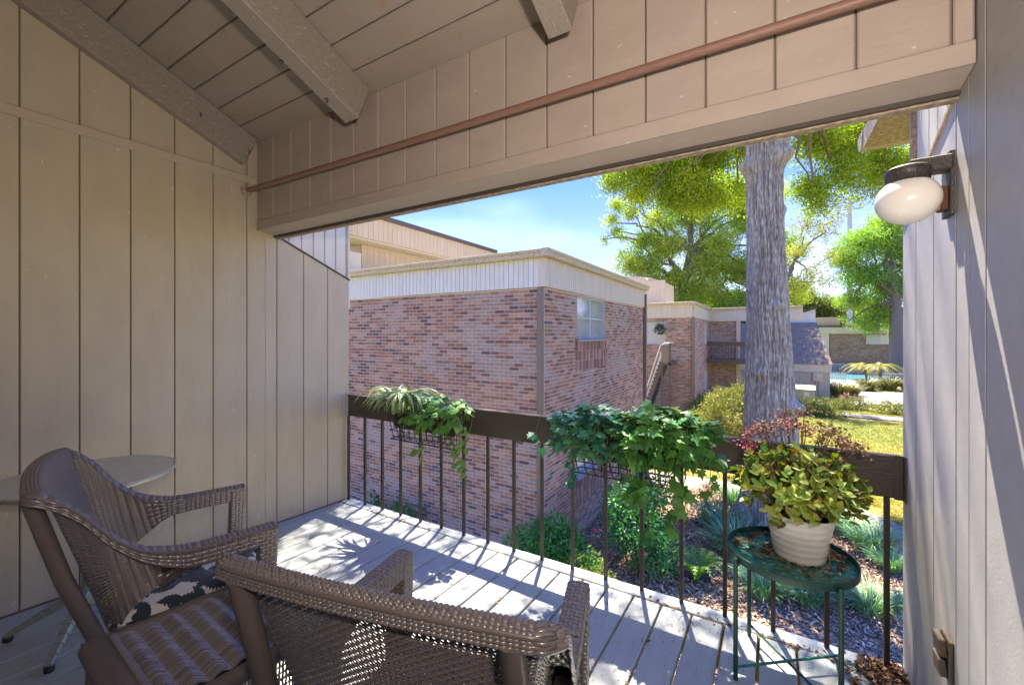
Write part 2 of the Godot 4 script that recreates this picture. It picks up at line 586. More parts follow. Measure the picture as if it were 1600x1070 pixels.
func make_balcony() -> void:
	rng.seed = 101
	make_side_wall("wall_left", "tan grooved plywood wall beside the bistro table", XL, 1.0, -0.504)
	make_side_wall("wall_right", "bluish grey grooved plywood wall carrying the globe lamp", XR, -1.0, -1.532)
	# back wall behind the camera, with the sliding door one comes out of
	var bw := setting("wall_back", "grooved wall with sliding glass door behind the viewer", "wall")
	var b := MB.new()
	b.box(Vector3(XL - 0.12, -0.3, 0.86), Vector3(XL + 0.5, 3.7, 1.0))
	b.box(Vector3(XL + 2.7, -0.3, 0.86), Vector3(XR + 0.12, 3.7, 1.0))
	b.box(Vector3(XL + 0.5, 2.1, 0.86), Vector3(XL + 2.7, 3.7, 1.0))
	add(b, "wall_panel", M.siding, bw)
	b = MB.new()
	for x in [XL + 0.53, XL + 1.6, XL + 2.67]:
		b.box(Vector3(x - 0.03, 0.0, 0.9), Vector3(x + 0.03, 2.1, 0.95))
	b.box(Vector3(XL + 0.56, 2.04, 0.9), Vector3(XL + 2.64, 2.1, 0.95))
	b.box(Vector3(XL + 0.56, 0.03, 0.9), Vector3(XL + 2.64, 0.09, 0.95))
	add(b, "door_frame", M.aluminium, bw)
	b = MB.new()
	b.box(Vector3(XL + 0.4, 0.0, 1.25), Vector3(XL + 2.8, 2.2, 1.27))
	add(b, "curtain", M.window_back, bw)
	for x in [XL + 0.56, XL + 1.63]:
		var gl := MB.new()
		gl.quad(Vector3(x, 0.09, 0.925), Vector3(x + 1.01, 0.09, 0.925), Vector3(x + 1.01, 2.04, 0.925), Vector3(x, 2.04, 0.925))
		add(gl, "pane", M.glass, bw)
	# deck
	var d := setting("deck_floor", "weathered grey painted plank deck", "deck")
	var x0 := XL - 0.02
	var slope := Basis(Vector3.RIGHT, -atan(SLOPE))
	var gaps := []
	var gx := -0.6165
	while gx > x0:
		gx -= 0.1417
	while gx < XR + 0.05:
		gaps.append(gx)
		gx += 0.1417
	for i in gaps.size() - 1:
		var a: float = maxf(gaps[i] + 0.004, XL + 0.001)
		var e: float = minf(gaps[i + 1] - rnd(0.005, 0.0085), XR - 0.003)
		if e - a < 0.02:
			continue
		var pb := MB.new()
		tint(pb, 0.05)
		var z1 := 0.85
		var z2 := -2.236 + rnd(-0.004, 0.003)
		var mid := Vector3((a + e) * 0.5, deck_y((z1 + z2) * 0.5) - 0.019 + rnd(-0.0015, 0.001), (z1 + z2) * 0.5)
		pb.cbox(Transform3D(slope * Basis(Vector3.BACK, rnd(-0.006, 0.006)), mid), Vector3(e - a, 0.036, z1 - z2), 0.004)
		add(pb, "plank", M.deck_paint, d)
		var nails := MB.new()
		for zz in [-2.2, -1.62, -1.02]:
			for sx in [0.25, 0.75]:
				nails.lathe([Vector2(0.0035, 0.0), Vector2(0.0001, 0.0012)], Vector3(lerpf(a, e, sx) + rnd(-0.008, 0.008), deck_y(zz) - 0.0005, zz + rnd(-0.01, 0.01)), 6)
		add(nails, "nails", M.trim_brown, d, true)
	var eb := MB.new()
	eb.cbox(Transform3D(slope, Vector3((XL + XR) * 0.5, deck_y(-2.29) - 0.016, -2.288)), Vector3(XR - XL - 0.006, 0.036, 0.092), 0.004)
	add(eb, "edge_plank", M.deck_paint, d)
	var jb := MB.new()
	jb.box(Vector3(XL, -0.33, -2.325), Vector3(XR, deck_y(-2.3) - 0.037, -2.285))
	add(jb, "fascia_board", M.timber, d)
	for jz in [-1.65, -1.05, -0.45, 0.15, 0.75]:
		var j := MB.new()
		j.box(Vector3(XL, -0.31, jz - 0.02), Vector3(XR, deck_y(jz) - 0.04, jz + 0.02))
		add(j, "joist", M.timber, d)
	for px in [XL - 0.06, XR + 0.06]:
		var po := MB.new()
		po.box(Vector3(px - 0.06, G - 0.3, -2.31), Vector3(px + 0.06, -0.345, -2.19))
		add(po, "post", M.siding, d)
	# ceiling boards, rafters, roof
	var c := setting("ceiling", "dark taupe painted board ceiling with heavy rafters", "ceiling")
	var up := Basis(Vector3.RIGHT, -atan(PITCH))
	var along := Vector3(0, PITCH, 1).normalized()
	var nrm := Vector3(0, 1, -PITCH).normalized()
	for i in 19:
		var pb := MB.new()
		tint(pb, 0.05)
		var o := Vector3((XL + XR) * 0.5, ceil_y(-1.583), -1.583) + along * (0.069 + i * 0.1425) + nrm * 0.012
		pb.cbox(Transform3D(up, o), Vector3(XR - XL - 0.002, 0.022, 0.1385), 0.005)
		add(pb, "plank", M.ceiling_paint, c)
	var rb := MB.new()
	rb.cbox(Transform3D(up, Vector3((XL + XR) * 0.5, ceil_y(-0.35), -0.35) + nrm * 0.085), Vector3(XR - XL + 0.5, 0.12, 3.1), 0.0)
	add(rb, "roof_slab", M.roof_brown, c)
	for rf in [[XL + 0.001, -2.962, 0.0], [-1.945, -1.842, 0.0], [-0.742, -0.642, 0.02]]:
		var r := MB.new()
		var o: Vector3 = Vector3((rf[0] + rf[1]) * 0.5, 0, 0) + Vector3(0, ceil_y(-0.37), -0.37) - nrm * (0.103 - rf[2])
		r.cbox(Transform3D(up, o), Vector3(rf[1] - rf[0], 0.203, 2.58), 0.004)
		var tr := r.mesh()
		place(tr, "rafter", M.rafter_paint, c)
	for nl in [[-1.86, 2.43, -1.30], [-1.90, 2.52, -1.1], [-2.961, 2.62, -1.22], [-2.961, 2.5, -1.5], [-0.75, 2.63, -1.35]]:
		var h := MB.new()
		h.tube(PackedVector3Array([Vector3(nl[0] - 0.01, nl[1], nl[2]), Vector3(nl[0] + 0.012, nl[1], nl[2]), Vector3(nl[0] + 0.022, nl[1] - 0.012, nl[2]), Vector3(nl[0] + 0.02, nl[1] - 0.026, nl[2] + 0.006)]), 0.003, 6)
		add(h, "hook", M.trim_brown, c)
	# header over the opening
	var hd := setting("header_wall", "taupe grooved header beam spanning the balcony opening", "wall")
	var hc := MB.new()
	hc.box(Vector3(XL + 0.002, 2.045, -1.68), Vector3(XR - 0.002, 2.60, -1.5945))
	add(hc, "wall_core", M.siding_back, hd)
	var hx := [XL + 0.002]
	var g := -2.815
	while g < XR - 0.02:
		hx.append(g)
		g += 0.2016
	hx.append(XR - 0.002)
	for i in hx.size() - 1:
		var pb := MB.new()
		tint(pb, 0.04)
		pb.cbox(Transform3D(Basis(), Vector3((hx[i] + hx[i + 1]) * 0.5, 2.327, -1.589)), Vector3(hx[i + 1] - hx[i] - 0.005, 0.54, 0.012), 0.004)
		add(pb, "siding_board", M.header_paint, hd)
	var lb := MB.new()
	lb.cbox(Transform3D(Basis(), Vector3((XL + XR) * 0.5, 2.0245, -1.5885)), Vector3(XR - XL - 0.004, 0.061, 0.013), 0.002)
	add(lb, "trim_band", M.header_paint, hd)
	var sb := MB.new()
	sb.prism([Vector3(XL + 0.002, 1.994, -1.5955), Vector3(XL + 0.002, 2.04, -1.5955), Vector3(XL + 0.002, 2.04, -1.696), Vector3(XL + 0.002, 1.979, -1.696)], Vector3(XR - XL - 0.004, 0, 0))
	add(sb, "soffit_board", M.header_paint, hd)
	sb = MB.new()
	sb.box(Vector3(XL - 0.1, 1.966, -1.712), Vector3(XR + 0.1, 2.7, -1.698))
	add(sb, "outer_board", M.trim_brown, hd)
	sb = MB.new()
	sb.box(Vector3(XL - 0.1, 1.960, -1.745), Vector3(XR + 0.1, 2.7, -1.714))
	add(sb, "drip_board", M.trim_tan, hd)
	# gable panels of ribbed white siding above the sloping wall ends
	for side in [[XL, 1.0, -2.353, "white ribbed siding triangle above the tan wall end"], [XR, -1.0, -2.414, "white ribbed siding triangle above the globe lamp"]]:
		var gp := thing("siding_panel", side[3], "siding", Vector3.ZERO, 0.0, "ribbed gable siding")
		var z := -1.746
		var sgn: float = side[1]
		var px: float = side[0] - sgn * 0.06
		var bk := MB.new()
		bk.prism([Vector3(px - sgn * 0.012, wing_y(-1.746) - 0.3, -1.746), Vector3(px - sgn * 0.012, wing_y(side[2]) - 0.3, side[2] + 0.01), Vector3(px - sgn * 0.012, 3.0, side[2] + 0.01), Vector3(px - sgn * 0.012, 3.0, -1.746)], Vector3(-sgn * 0.05, 0, 0))
		add(bk, "backing_panel", M.white_siding, gp)
		while z > side[2] + 0.03:
			var z2: float = maxf(z - 0.1, side[2])
			var st := MB.new()
			tint(st, 0.03)
			var lo := minf(wing_y(z), wing_y(z2)) - 0.03 if z > -2.33 else 1.55
			st.cbox(Transform3D(Basis(), Vector3(px - sgn * 0.006, (lo + 2.95) * 0.5, (z + z2) * 0.5)), Vector3(0.012, 2.95 - lo, z - z2 - 0.009), 0.004)
			add(st, "strip", M.white_siding, gp)
			z = z2
		var ed := MB.new()
		ed.box(Vector3(px - 0.018, 1.5, side[2] - 0.018), Vector3(px + 0.018, 2.95, side[2] - 0.001))
		add(ed, "corner_trim", M.trim_tan if sgn < 0 else M.white_siding, gp)
	# eave of the neighbouring unit at the right
	var ev := thing("neighbour_eave", "tan eave with gutter end beyond the ribbed siding", "eave")
	var e1 := MB.new()
	e1.box(Vector3(0.40, 2.235, -2.80), Vector3(1.7, 2.33, -2.44))
	add(e1, "soffit", M.trim_tan, ev)
	e1 = MB.new()
	var pr := []
	for k in 9:
		var a := PI + PI * k / 8.0
		pr.append(Vector3(0.395, 2.33 + 0.0 + sin(a) * 0.085, -2.875 + cos(a) * 0.068))
	e1.prism(pr, Vector3(1.3, 0, 0))
	add(e1, "gutter", M.gutter, ev)
	# railing
	var r := thing("balcony_railing", "dark brown wooden top rail with thin black metal balusters", "railing")
	var rbm := MB.new()
	rbm.cbox(Transform3D(Basis(), Vector3((XL + XR) * 0.5, 0.70, -2.316)), Vector3(XR - XL - 0.012, 0.174, 0.04), 0.004)
	add(rbm, "top_rail", M.rail_paint, r)
	for i in 18:
		var bx := -2.985 + 0.1993 * i
		var bb := MB.new()
		bb.cbox(Transform3D(Basis(), Vector3(bx, (deck_y(-2.3) + 0.615) * 0.5 - 0.002, -2.303)), Vector3(0.019, 0.614 - deck_y(-2.3) + 0.004, 0.019), 0.002)
		add(bb, "baluster", M.baluster_paint, r)
	for ex in [XL + 0.003, XR - 0.003]:
		var kb := MB.new()
		kb.box(Vector3(ex - 0.003, 0.61, -2.297), Vector3(ex + 0.003, 0.79, -2.262))
		kb.box(Vector3(ex - 0.003 if ex < 0 else ex - 0.03, 0.61, -2.2955), Vector3(ex + 0.03 if ex < 0 else ex + 0.003, 0.79, -2.2925))
		add(kb, "bracket", M.aluminium if ex < 0 else M.rail_paint, r)
	# the round wooden pole in front of the header
	var ro := thing("wooden_pole", "long reddish brown wooden pole mounted across the header", "pole")
	var rp := MB.new()
	var pl := PackedVector3Array()
	for k in 24:
		var t := k / 23.0
		pl.append(Vector3(lerpf(XL + 0.008, XR - 0.006, t), 2.245 - 0.040 * t - 0.008 * sin(PI * t), -1.512))
	rp.tube(pl, 0.0155, 14)
	add(rp, "pole", M.dowel, ro)
	for ex in [XL + 0.007, XR - 0.005]:
		rp = MB.new()
		var y := 2.245 if ex < 0 else 2.205
		rp.tube(PackedVector3Array([Vector3(ex - 0.006, y, -1.512), Vector3(ex + 0.006, y, -1.512)]), 0.036, 20)
		rp.tube(PackedVector3Array([Vector3(ex - 0.006, y, -1.512), Vector3(ex + (0.02 if ex < 0 else -0.02), y, -1.512)]), 0.025, 20)
		add(rp, "flange", M.trim_tan, ro)
	# globe lamp
	var lamp := thing("wall_lamp", "white oval globe lamp on a rusty black iron bracket", "lamp")
	var lp := MB.new()
	lp.cbox(Transform3D(Basis(), Vector3(XR - 0.006, 1.73, -1.775)), Vector3(0.012, 0.19, 0.075), 0.002)
	add(lp, "backplate", M.lamp_iron, lamp)
	lp = MB.new()
	lp.cbox(Transform3D(Basis(), Vector3(XR - 0.02, 1.69, -1.775)), Vector3(0.018, 0.07, 0.05), 0.003)
	add(lp, "rusty_box", M.rust, lamp)
	lp = MB.new()
	lp.cbox(Transform3D(Basis(), Vector3(0.405, 1.79, -1.755)), Vector3(0.094, 0.045, 0.055), 0.004)
	lp.lathe([Vector2(0.001, 0.0), Vector2(0.052, 0.0), Vector2(0.054, 0.04), Vector2(0.046, 0.047), Vector2(0.001, 0.049)], Vector3(0.352, 1.742, -1.735), 32)
	add(lp, "arm", M.lamp_iron, lamp)
	lp = MB.new()
	var prof := []
	for k in 25:
		var a := -PI / 2 + PI * k / 24.0
		prof.append(Vector2(maxf(0.078 * cos(a), 0.0005), 0.071 * sin(a)))
	lp.lathe(prof, Vector3(0.352, 1.69, -1.735), 40)
	add(lp, "globe", M.globe, lamp)
	# socket on the right wall
	var ou := thing("outlet_box", "brown weatherproof socket box low on the grey wall", "outlet")
	var ob := MB.new()
	ob.cbox(Transform3D(Basis(), Vector3(XR - 0.006, 0.312, -1.785)), Vector3(0.012, 0.125, 0.078), 0.003)
	add(ob, "plate", M.outlet_box, ou)
	ob = MB.new()
	ob.cbox(Transform3D(Basis(Vector3.BACK, 0.1), Vector3(XR - 0.022, 0.345, -1.787)), Vector3(0.018, 0.052, 0.06), 0.003)
	add(ob, "cover", M.outlet_box, ou)
	ob = MB.new()
	ob.cbox(Transform3D(Basis(Vector3.BACK, 0.1), Vector3(XR - 0.022, 0.285, -1.787)), Vector3(0.018, 0.052, 0.06), 0.003)
	add(ob, "cover", M.outlet_box, ou)


func make_lamp() -> void:   # the photographer's lamp: its hard shadows lie left of the rafters and under the pole
	var foot := Vector3(0.29, deck_y(0.1), 0.10)
	var t := thing("lamp_stand", "lit photographer's lamp on a black stand behind the viewer", "lamp", foot)
	var b := MB.new()
	b.tube(PackedVector3Array([Vector3(0, 0.25, 0), Vector3(0, 1.46, 0)]), 0.012, 10)
	add(b, "pole", M.black_foot, t)
	for k in 3:
		b = MB.new()
		var d := Vector3(cos(k * 2.094 + 0.4), 0, sin(k * 2.094 + 0.4))
		b.tube(PackedVector3Array([d * 0.16 + Vector3(0, 0.01, 0), Vector3(0, 0.45, 0)]), 0.008, 8)
		add(b, "leg", M.black_foot, t)
	var at := foot + Vector3(0, 1.53, 0)
	var aim := (Vector3(-0.55, 2.85, -1.4) - at).normalized()
	var bas := Basis.looking_at(aim, Vector3.UP)
	b = MB.new()
	b.cbox(Transform3D(bas, Vector3(0, 1.53, 0) - aim * 0.055), Vector3(0.13, 0.10, 0.10), 0.012)
	add(b, "lamp_head", M.black_foot, t)
	b = MB.new()
	b.cbox(Transform3D(bas, Vector3(0, 1.53, 0) - aim * 0.002), Vector3(0.11, 0.08, 0.004), 0.0)
	var gm := StandardMaterial3D.new()
	gm.resource_name = "lamp_glow"
	gm.emission_enabled = true
	gm.emission = Color(1.0, 0.93, 0.88)
	gm.emission_energy_multiplier = 1.0
	add(b, "lamp_face", gm, t)
	var l := AreaLight3D.new()
	l.name = "lamp_light"
	l.light_color = Color(1.0, 0.93, 0.88)
	l.light_energy = 0.31
	l.area_size = Vector2(0.11, 0.08)
	l.area_range = 8.0
	l.area_attenuation = 2.0
	l.shadow_enabled = true
	t.add_child(l)
	l.transform = Transform3D(bas, Vector3(0, 1.53, 0) + aim * 0.004)


# ---------------------------------------------------------------- furniture
func spline(p: Array, t: float) -> Vector3:   # p: [[t, Vector3], ...]
	var i := 0
	while i < p.size() - 2 and t > p[i + 1][0]:
		i += 1
	var k: float = clampf((t - p[i][0]) / (p[i + 1][0] - p[i][0]), -0.2, 1.2)
	var a: Vector3 = p[i][1]
	var b: Vector3 = p[i + 1][1]
	var pre: Vector3 = p[i - 1][1] if i > 0 else a * 2.0 - b
	var post: Vector3 = p[i + 2][1] if i + 2 < p.size() else b * 2.0 - a
	return a.cubic_interpolate(b, pre, post, k)


var rim_pts := [[0.0, Vector3(0.315, 0.88, 0.31)], [0.1, Vector3(0.305, 0.815, 0.24)], [0.2, Vector3(0.293, 0.735, 0.18)], [0.3, Vector3(0.28, 0.672, 0.105)], [0.42, Vector3(0.268, 0.643, 0.02)], [0.55, Vector3(0.264, 0.636, -0.06)], [1.0, Vector3(0.255, 0.642, -0.275)]]
var low_pts := [[0.0, Vector3(0.21, 0.37, 0.14)], [0.1, Vector3(0.238, 0.415, 0.14)], [0.2, Vector3(0.258, 0.475, 0.115)], [0.3, Vector3(0.268, 0.525, 0.06)], [0.42, Vector3(0.266, 0.565, 0.01)], [0.55, Vector3(0.264, 0.58, -0.06)], [1.0, Vector3(0.255, 0.588, -0.275)]]


func rim(a: float) -> Vector3:   # inner edge of the chair's rim, a from -1 (one arm's front) over the back to 1
	var t := absf(a)
	if t <= 0.5:
		var k := t / 0.5
		return Vector3(signf(a) * 0.315 * k, 0.88 + 0.012 * (1.0 - k * k), 0.31 + 0.03 * (1.0 - k * k))
	var p := spline(rim_pts, (t - 0.5) / 0.5)
	p.x *= signf(a)
	return p


func low(a: float) -> Vector3:
	var t := absf(a)
	if t <= 0.5:
		var k := t / 0.5
		return Vector3(signf(a) * 0.21 * k, 0.37, 0.14 + 0.04 * (1.0 - k * k))
	var p := spline(low_pts, (t - 0.5) / 0.5)
	p.x *= signf(a)
	return p


func rim_out(a: float) -> Vector3:
	var d := rim(a + 0.02) - rim(a - 0.02)
	d.y = 0
	var o := Vector3(-d.z, 0, d.x)
	if o.length() < 1e-4:
		o = Vector3(signf(a), 0, 0)
	return o.normalized() * (1.0 if o.dot(Vector3(rim(a).x, 0, 0.15 if absf(a) < 0.55 else 0.0)) > 0 else -1.0)


func band(a: float) -> float:   # width of the flat rim
	return lerpf(0.036, 0.056, smoothstep(0.5, 0.7, absf(a)))


func ringed(b: MB, pts: Array, r: float, pitch := 0.007) -> void:   # a tube wrapped with cane
	var all := PackedVector3Array()
	var rr := []
	for i in pts.size() - 1:
		var a: Vector3 = pts[i]
		var e: Vector3 = pts[i + 1]
		var k := maxi(2, int((e - a).length() / pitch) * 2)
		for j in k + (1 if i == pts.size() - 2 else 0):
			all.append(a.lerp(e, float(j) / k))
			rr.append(r * (1.0 if j % 2 == 0 else 0.9))
	b.tube(all, rr, 12)


func make_chair() -> Node3D:
	var t := thing("wicker_armchair", "dark brown wicker armchair with floral seat cushion beside the tan wall", "armchair", Vector3.ZERO, 0.0, "wicker armchairs")
	var b := MB.new()
	b.weave(func(u, v): 
		var a: float = (u * 2.0 - 1.0) * 0.66
		return low(a).lerp(rim(a), v), 62, 74, 0.62, 0.80, 0.0022, true)
	add(b, "backrest", M.wicker, t)
	b = MB.new()
	b.weave(func(u, v):
		var a: float = u * 2.0 - 1.0
		return rim(a) + rim_out(a) * (v * band(a)) + Vector3(0, 0.004 * sin(PI * v), 0), 130, 5, 0.93, 0.93, 0.0026, true)
	add(b, "rim_band", M.wicker, t)
	b = MB.new()
	b.weave(func(u, v):
		var a: float = u * 2.0 - 1.0
		return rim(a) + rim_out(a) * band(a) - Vector3(0, v * (0.026 if absf(a) < 0.6 else lerpf(0.026, 0.055, smoothstep(0.6, 0.75, absf(a)))), 0), 130, 4, 0.95, 0.95, 0.002, true)
	add(b, "rim_edge", M.wicker, t)
	b = MB.new()
	var roll := []
	for k in 81:
		var a := (k / 80.0) * 2.0 - 1.0
		roll.append(rim(a) + rim_out(a) * (band(a) - 0.002) - Vector3(0, 0.003, 0))
	ringed(b, roll, 0.0055, 0.012)
	add(b, "edge_roll", M.wicker_wrap, t)
	for s in [-1.0, 1.0]:
		b = MB.new()
		b.weave(func(u, v):
			var a: float = s * lerpf(0.66, 1.0, u)
			return low(a).lerp(rim(a), v), 18, 6, 0.95, 0.95, 0.002, s > 0)
		b.weave(func(u, v):
			var a: float = s * lerpf(0.66, 1.0, u)
			var p := low(a)
			return p + Vector3(s * 0.06 * v, 0, 0), 18, 5, 0.95, 0.95, 0.002, s < 0)
		add(b, "armrest", M.wicker, t)
		b = MB.new()
		var core := PackedVector3Array()
		for k in 9:
			var a: float = s * lerpf(0.68, 0.99, k / 8.0)
			core.append((rim(a) + low(a)) * 0.5 + Vector3(s * 0.03, 0, 0))
		b.tube(core, 0.021, 8)
		add(b, "arm_core", M.wicker_core, t)
		# front leg
		b = MB.new()
		var x0: float = s * 0.255
		var x1: float = s * 0.315
		for f in 4:
			b.weave(func(u, v):
				var y: float = lerpf(0.002, 0.635, v)
				if f == 0: return Vector3(lerpf(x0, x1, u), y, -0.277)
				if f == 1: return Vector3(lerpf(x0, x1, u), y, -0.222)
				if f == 2: return Vector3(x0, y, lerpf(-0.277, -0.222, u))
				return Vector3(x1, y, lerpf(-0.277, -0.222, u)), 4, 52, 0.95, 0.95, 0.0018, (s < 0) if f in [1, 2] else (s > 0))
		add(b, "front_leg", M.wicker, t)
		b = MB.new()
		b.box(Vector3(minf(x0, x1) + 0.004, 0.0, -0.272), Vector3(maxf(x0, x1) - 0.004, 0.62, -0.227))
		add(b, "leg_core", M.wicker_core, t)
		b = MB.new()
		ringed(b, [Vector3(s * 0.27, 0.866, 0.342), Vector3(s * 0.278, 0.62, 0.265), Vector3(s * 0.276, 0.39, 0.175), Vector3(s * 0.268, 0.16, 0.115), Vector3(s * 0.268, 0.0, 0.10)], 0.021)
		add(b, "rear_leg", M.wicker_wrap, t)
		b = MB.new()
		ringed(b, [Vector3(s * 0.272, 0.365, -0.22), Vector3(s * 0.27, 0.365, 0.165)], 0.012)
		add(b, "side_rail", M.wicker_wrap, t)
	b = MB.new()
	b.weave(func(u, v): return Vector3(lerpf(-0.262, 0.262, u), 0.375, lerpf(0.15, -0.27, v)), 30, 30, 0.9, 0.9, 0.002)
	b.weave(func(u, v): return Vector3(lerpf(-0.255, 0.255, u), lerpf(0.29, 0.375, v), -0.272), 30, 7, 0.95, 0.95, 0.002, true)
	add(b, "seat", M.wicker, t)
	return t


func make_furniture() -> void:
	rng.seed = 202
	var c1 := make_chair()
	var c2: Node3D = c1.duplicate()
	c2.name = numbered("wicker_armchair")
	add_child(c2)
	c1.transform = Transform3D(Basis(Vector3.RIGHT, -atan(SLOPE)) * Basis(Vector3.UP, deg_to_rad(-16.5)) * Basis().scaled(Vector3(0.96, 0.99, 0.97)), Vector3(-1.855, deck_y(-0.66) + 0.001, -0.66))
	c2.transform = Transform3D(Basis(Vector3.RIGHT, -atan(SLOPE)) * Basis(Vector3.UP, deg_to_rad(14.0)) * Basis().scaled(Vector3(0.96, 0.99, 0.97)), Vector3(-0.657, deck_y(-0.756) + 0.001, -0.756))
	c2.set_meta("label", "dark brown wicker armchair seen from behind, nearest to the viewer")
	# cushion
	var cu := thing("seat_cushion", "cream and slate floral tufted cushion on the wicker armchair", "cushion")
	cu.transform = c1.transform * Transform3D(Basis(), Vector3(0, 0.385, -0.055))
	var b := MB.new()
	var shape := func(u: float, v: float, up: float) -> Vector3:
		var x := u * 2.0 - 1.0
		var z := v * 2.0 - 1.0
		var e: float = pow(maxf(0.0, (1.0 - pow(absf(x), 5.0)) * (1.0 - pow(absf(z), 5.0))), 0.45)
		var h := 0.042 * e
		var dip := 0.0
		for q in [Vector2(-0.36, -0.36), Vector2(0.36, -0.36), Vector2(-0.36, 0.36), Vector2(0.36, 0.36)]:
			dip += 0.03 * exp(-Vector2(x, z).distance_squared_to(q) / 0.02)
		dip += 0.016 * exp(-x * x / 0.004) * e
		return Vector3(x * 0.246, 0.045 + up * (h - dip * e), z * 0.222)
	b.grid(40, 40, func(u, v): return shape.call(u, v, 1.0), true)
	b.grid(40, 40, func(u, v): return shape.call(u, v, -1.0))
	add(b, "cover", M.cushion, cu)
	b = MB.new()
	var pip := PackedVector3Array()
	for k in 81:
		var a := TAU * k / 80.0
		var q := Vector2(cos(a), sin(a))
		q *= 1.0 / pow(pow(absf(q.x), 9.0) + pow(absf(q.y), 9.0), 1.0 / 9.0)
		pip.append(Vector3(q.x * 0.247, 0.045, q.y * 0.223))
	b.tube(pip, 0.004, 6, false)
	add(b, "piping", M.cushion_trim, cu)
	for q in [Vector2(-0.36, -0.36), Vector2(0.36, -0.36), Vector2(-0.36, 0.36), Vector2(0.36, 0.36)]:
		b = MB.new()
		b.lathe([Vector2(0.011, 0.0), Vector2(0.009, 0.006), Vector2(0.0005, 0.008)], Vector3(q.x * 0.246, 0.045 + 0.011, q.y * 0.222), 12)
		add(b, "button", M.cushion_trim, cu)
	# low wicker table between the chairs
	var ot := thing("wicker_side_table", "low brown wicker table with ribbed woven top between the armchairs", "table")
	ot.transform = Transform3D(Basis(Vector3.RIGHT, -atan(SLOPE)) * Basis(Vector3.UP, deg_to_rad(-4.0)), Vector3(-1.288, deck_y(-0.57), -0.57))
	var hx := 0.178
	var hz := 0.19
	var top := 0.497
	b = MB.new()
	for i in 84:
		var x := lerpf(-hx, hx, (i + 0.5) / 84.0)
		var sh := rnd(0.7, 1.25)
		b.col = Color(sh, sh * rnd(0.95, 1.05), sh)
		var first := b.v.size()
		var n := 64
		var jig := rnd(-0.0006, 0.0006)
		for k in n + 1:
			var s := k / float(n)
			var z := lerpf(hz, -hz, s)
			var ph := s * 8.0 * TAU
			var cc := absf(cos(ph * 0.5))
			var y := top + 0.0075 - 0.0095 * cc * cc + (0.0012 if (i + int(s * 8.0)) % 2 == 0 else -0.0006) + jig
			var dy := 0.0095 * 2.0 * cc * sin(ph * 0.5) * signf(cos(ph * 0.5)) * 0.5 * 8.0 * TAU / (2.0 * hz)
			var nn := Vector3(0, 1, dy).normalized()
			b.vert(Vector3(x - 0.0019, y - 0.001, z), (nn + Vector3(-0.8, 0, 0)).normalized())
			b.vert(Vector3(x, y + 0.0008, z), nn)
			b.vert(Vector3(x + 0.0019, y - 0.001, z), (nn + Vector3(0.8, 0, 0)).normalized())
		for k in n:
			var a := first + k * 3
			for h in 2:
				b.quad_i(a + h, a + h + 1, a + h + 4, a + h + 3)
	add(b, "woven_top", M.wicker_dull, ot)
	b = MB.new()
	b.box(Vector3(-hx - 0.01, top - 0.02, -hz - 0.01), Vector3(hx + 0.01, top - 0.006, hz + 0.01))
	add(b, "top_board", M.wicker_core, ot)
	for s in [-1.0, 1.0]:
		b = MB.new()
		ringed(b, [Vector3(s * (hx + 0.022), top - 0.012, -hz - 0.055), Vector3(s * (hx + 0.022), top - 0.012, hz + 0.055)], 0.021, 0.0045)
		add(b, "edge_roll", M.wicker_wrap, ot)
		b = MB.new()   # smooth broad ends
		var prof := []
		for k in 13:
			var a := -0.5 * PI + PI * k / 12.0
			prof.append(Vector3(0, top - 0.018 + 0.026 * sin(a), s * (hz + 0.028 + 0.034 * cos(a))))
		prof.append(Vector3(0, top + 0.008, s * (hz + 0.004)))
		prof.append(Vector3(0, top - 0.044, s * (hz + 0.004)))
		for q in prof.size():
			prof[q] += Vector3(-hx - 0.03, 0, 0)
		var first := b.v.size()
		b.prism(prof, Vector3(2 * hx + 0.06, 0, 0))
		add(b, "end_wrap", M.wicker_wrap, ot)
		b = MB.new()   # braid beside the top
		for w in 2:
			var pts := PackedVector3Array()
			for k in 97:
				var q := k / 96.0
				pts.append(Vector3(lerpf(-hx, hx, q), top + 0.009 + 0.003 * cos(q * 90.0 + PI * w), s * (hz + 0.001 + 0.005 * sin(q * 90.0 + PI * w))))
			b.tube(pts, 0.0042, 6)
		add(b, "braid", M.wicker, ot)
		for s2 in [-1.0, 1.0]:
			b = MB.new()
			ringed(b, [Vector3(s * (hx + 0.01), top - 0.03, s2 * (hz + 0.03)), Vector3(s * (hx + 0.012), 0.0, s2 * (hz + 0.03))], 0.02)
			add(b, "leg", M.wicker_wrap, ot)
		b = MB.new()
		b.weave(func(u, v): return Vector3(s * (hx + 0.012), lerpf(top - 0.24, top - 0.03, v), lerpf(-hz - 0.01, hz + 0.01, u)), 44, 12, 0.7, 0.35, 0.002, s > 0)
		b.weave(func(u, v): return Vector3(lerpf(-hx, hx, u), lerpf(top - 0.24, top - 0.04, v), s * (hz + 0.03)), 40, 12, 0.7, 0.35, 0.002, s < 0)
		add(b, "skirt", M.wicker, ot)
	# bistro table
	var bt := thing("bistro_table", "round pale green bistro table with metal pedestal by the tan wall", "table", Vector3(-2.6, deck_y(-0.64), -0.64))
	var ty := 0.683
	b = MB.new()
	b.lathe([Vector2(0.0005, ty - 0.012), Vector2(0.296, ty - 0.012), Vector2(0.299, ty - 0.008), Vector2(0.299, ty), Vector2(0.296, ty + 0.002), Vector2(0.0005, ty + 0.002)], Vector3.ZERO, 72)
	add(b, "table_top", M.table_top, bt)
	b = MB.new()
	b.lathe([Vector2(0.2995, ty - 0.016), Vector2(0.306, ty - 0.015), Vector2(0.307, ty - 0.003), Vector2(0.304, ty + 0.001), Vector2(0.2995, ty + 0.0012)], Vector3.ZERO, 72)
	add(b, "rim", M.table_rim, bt)
	b = MB.new()
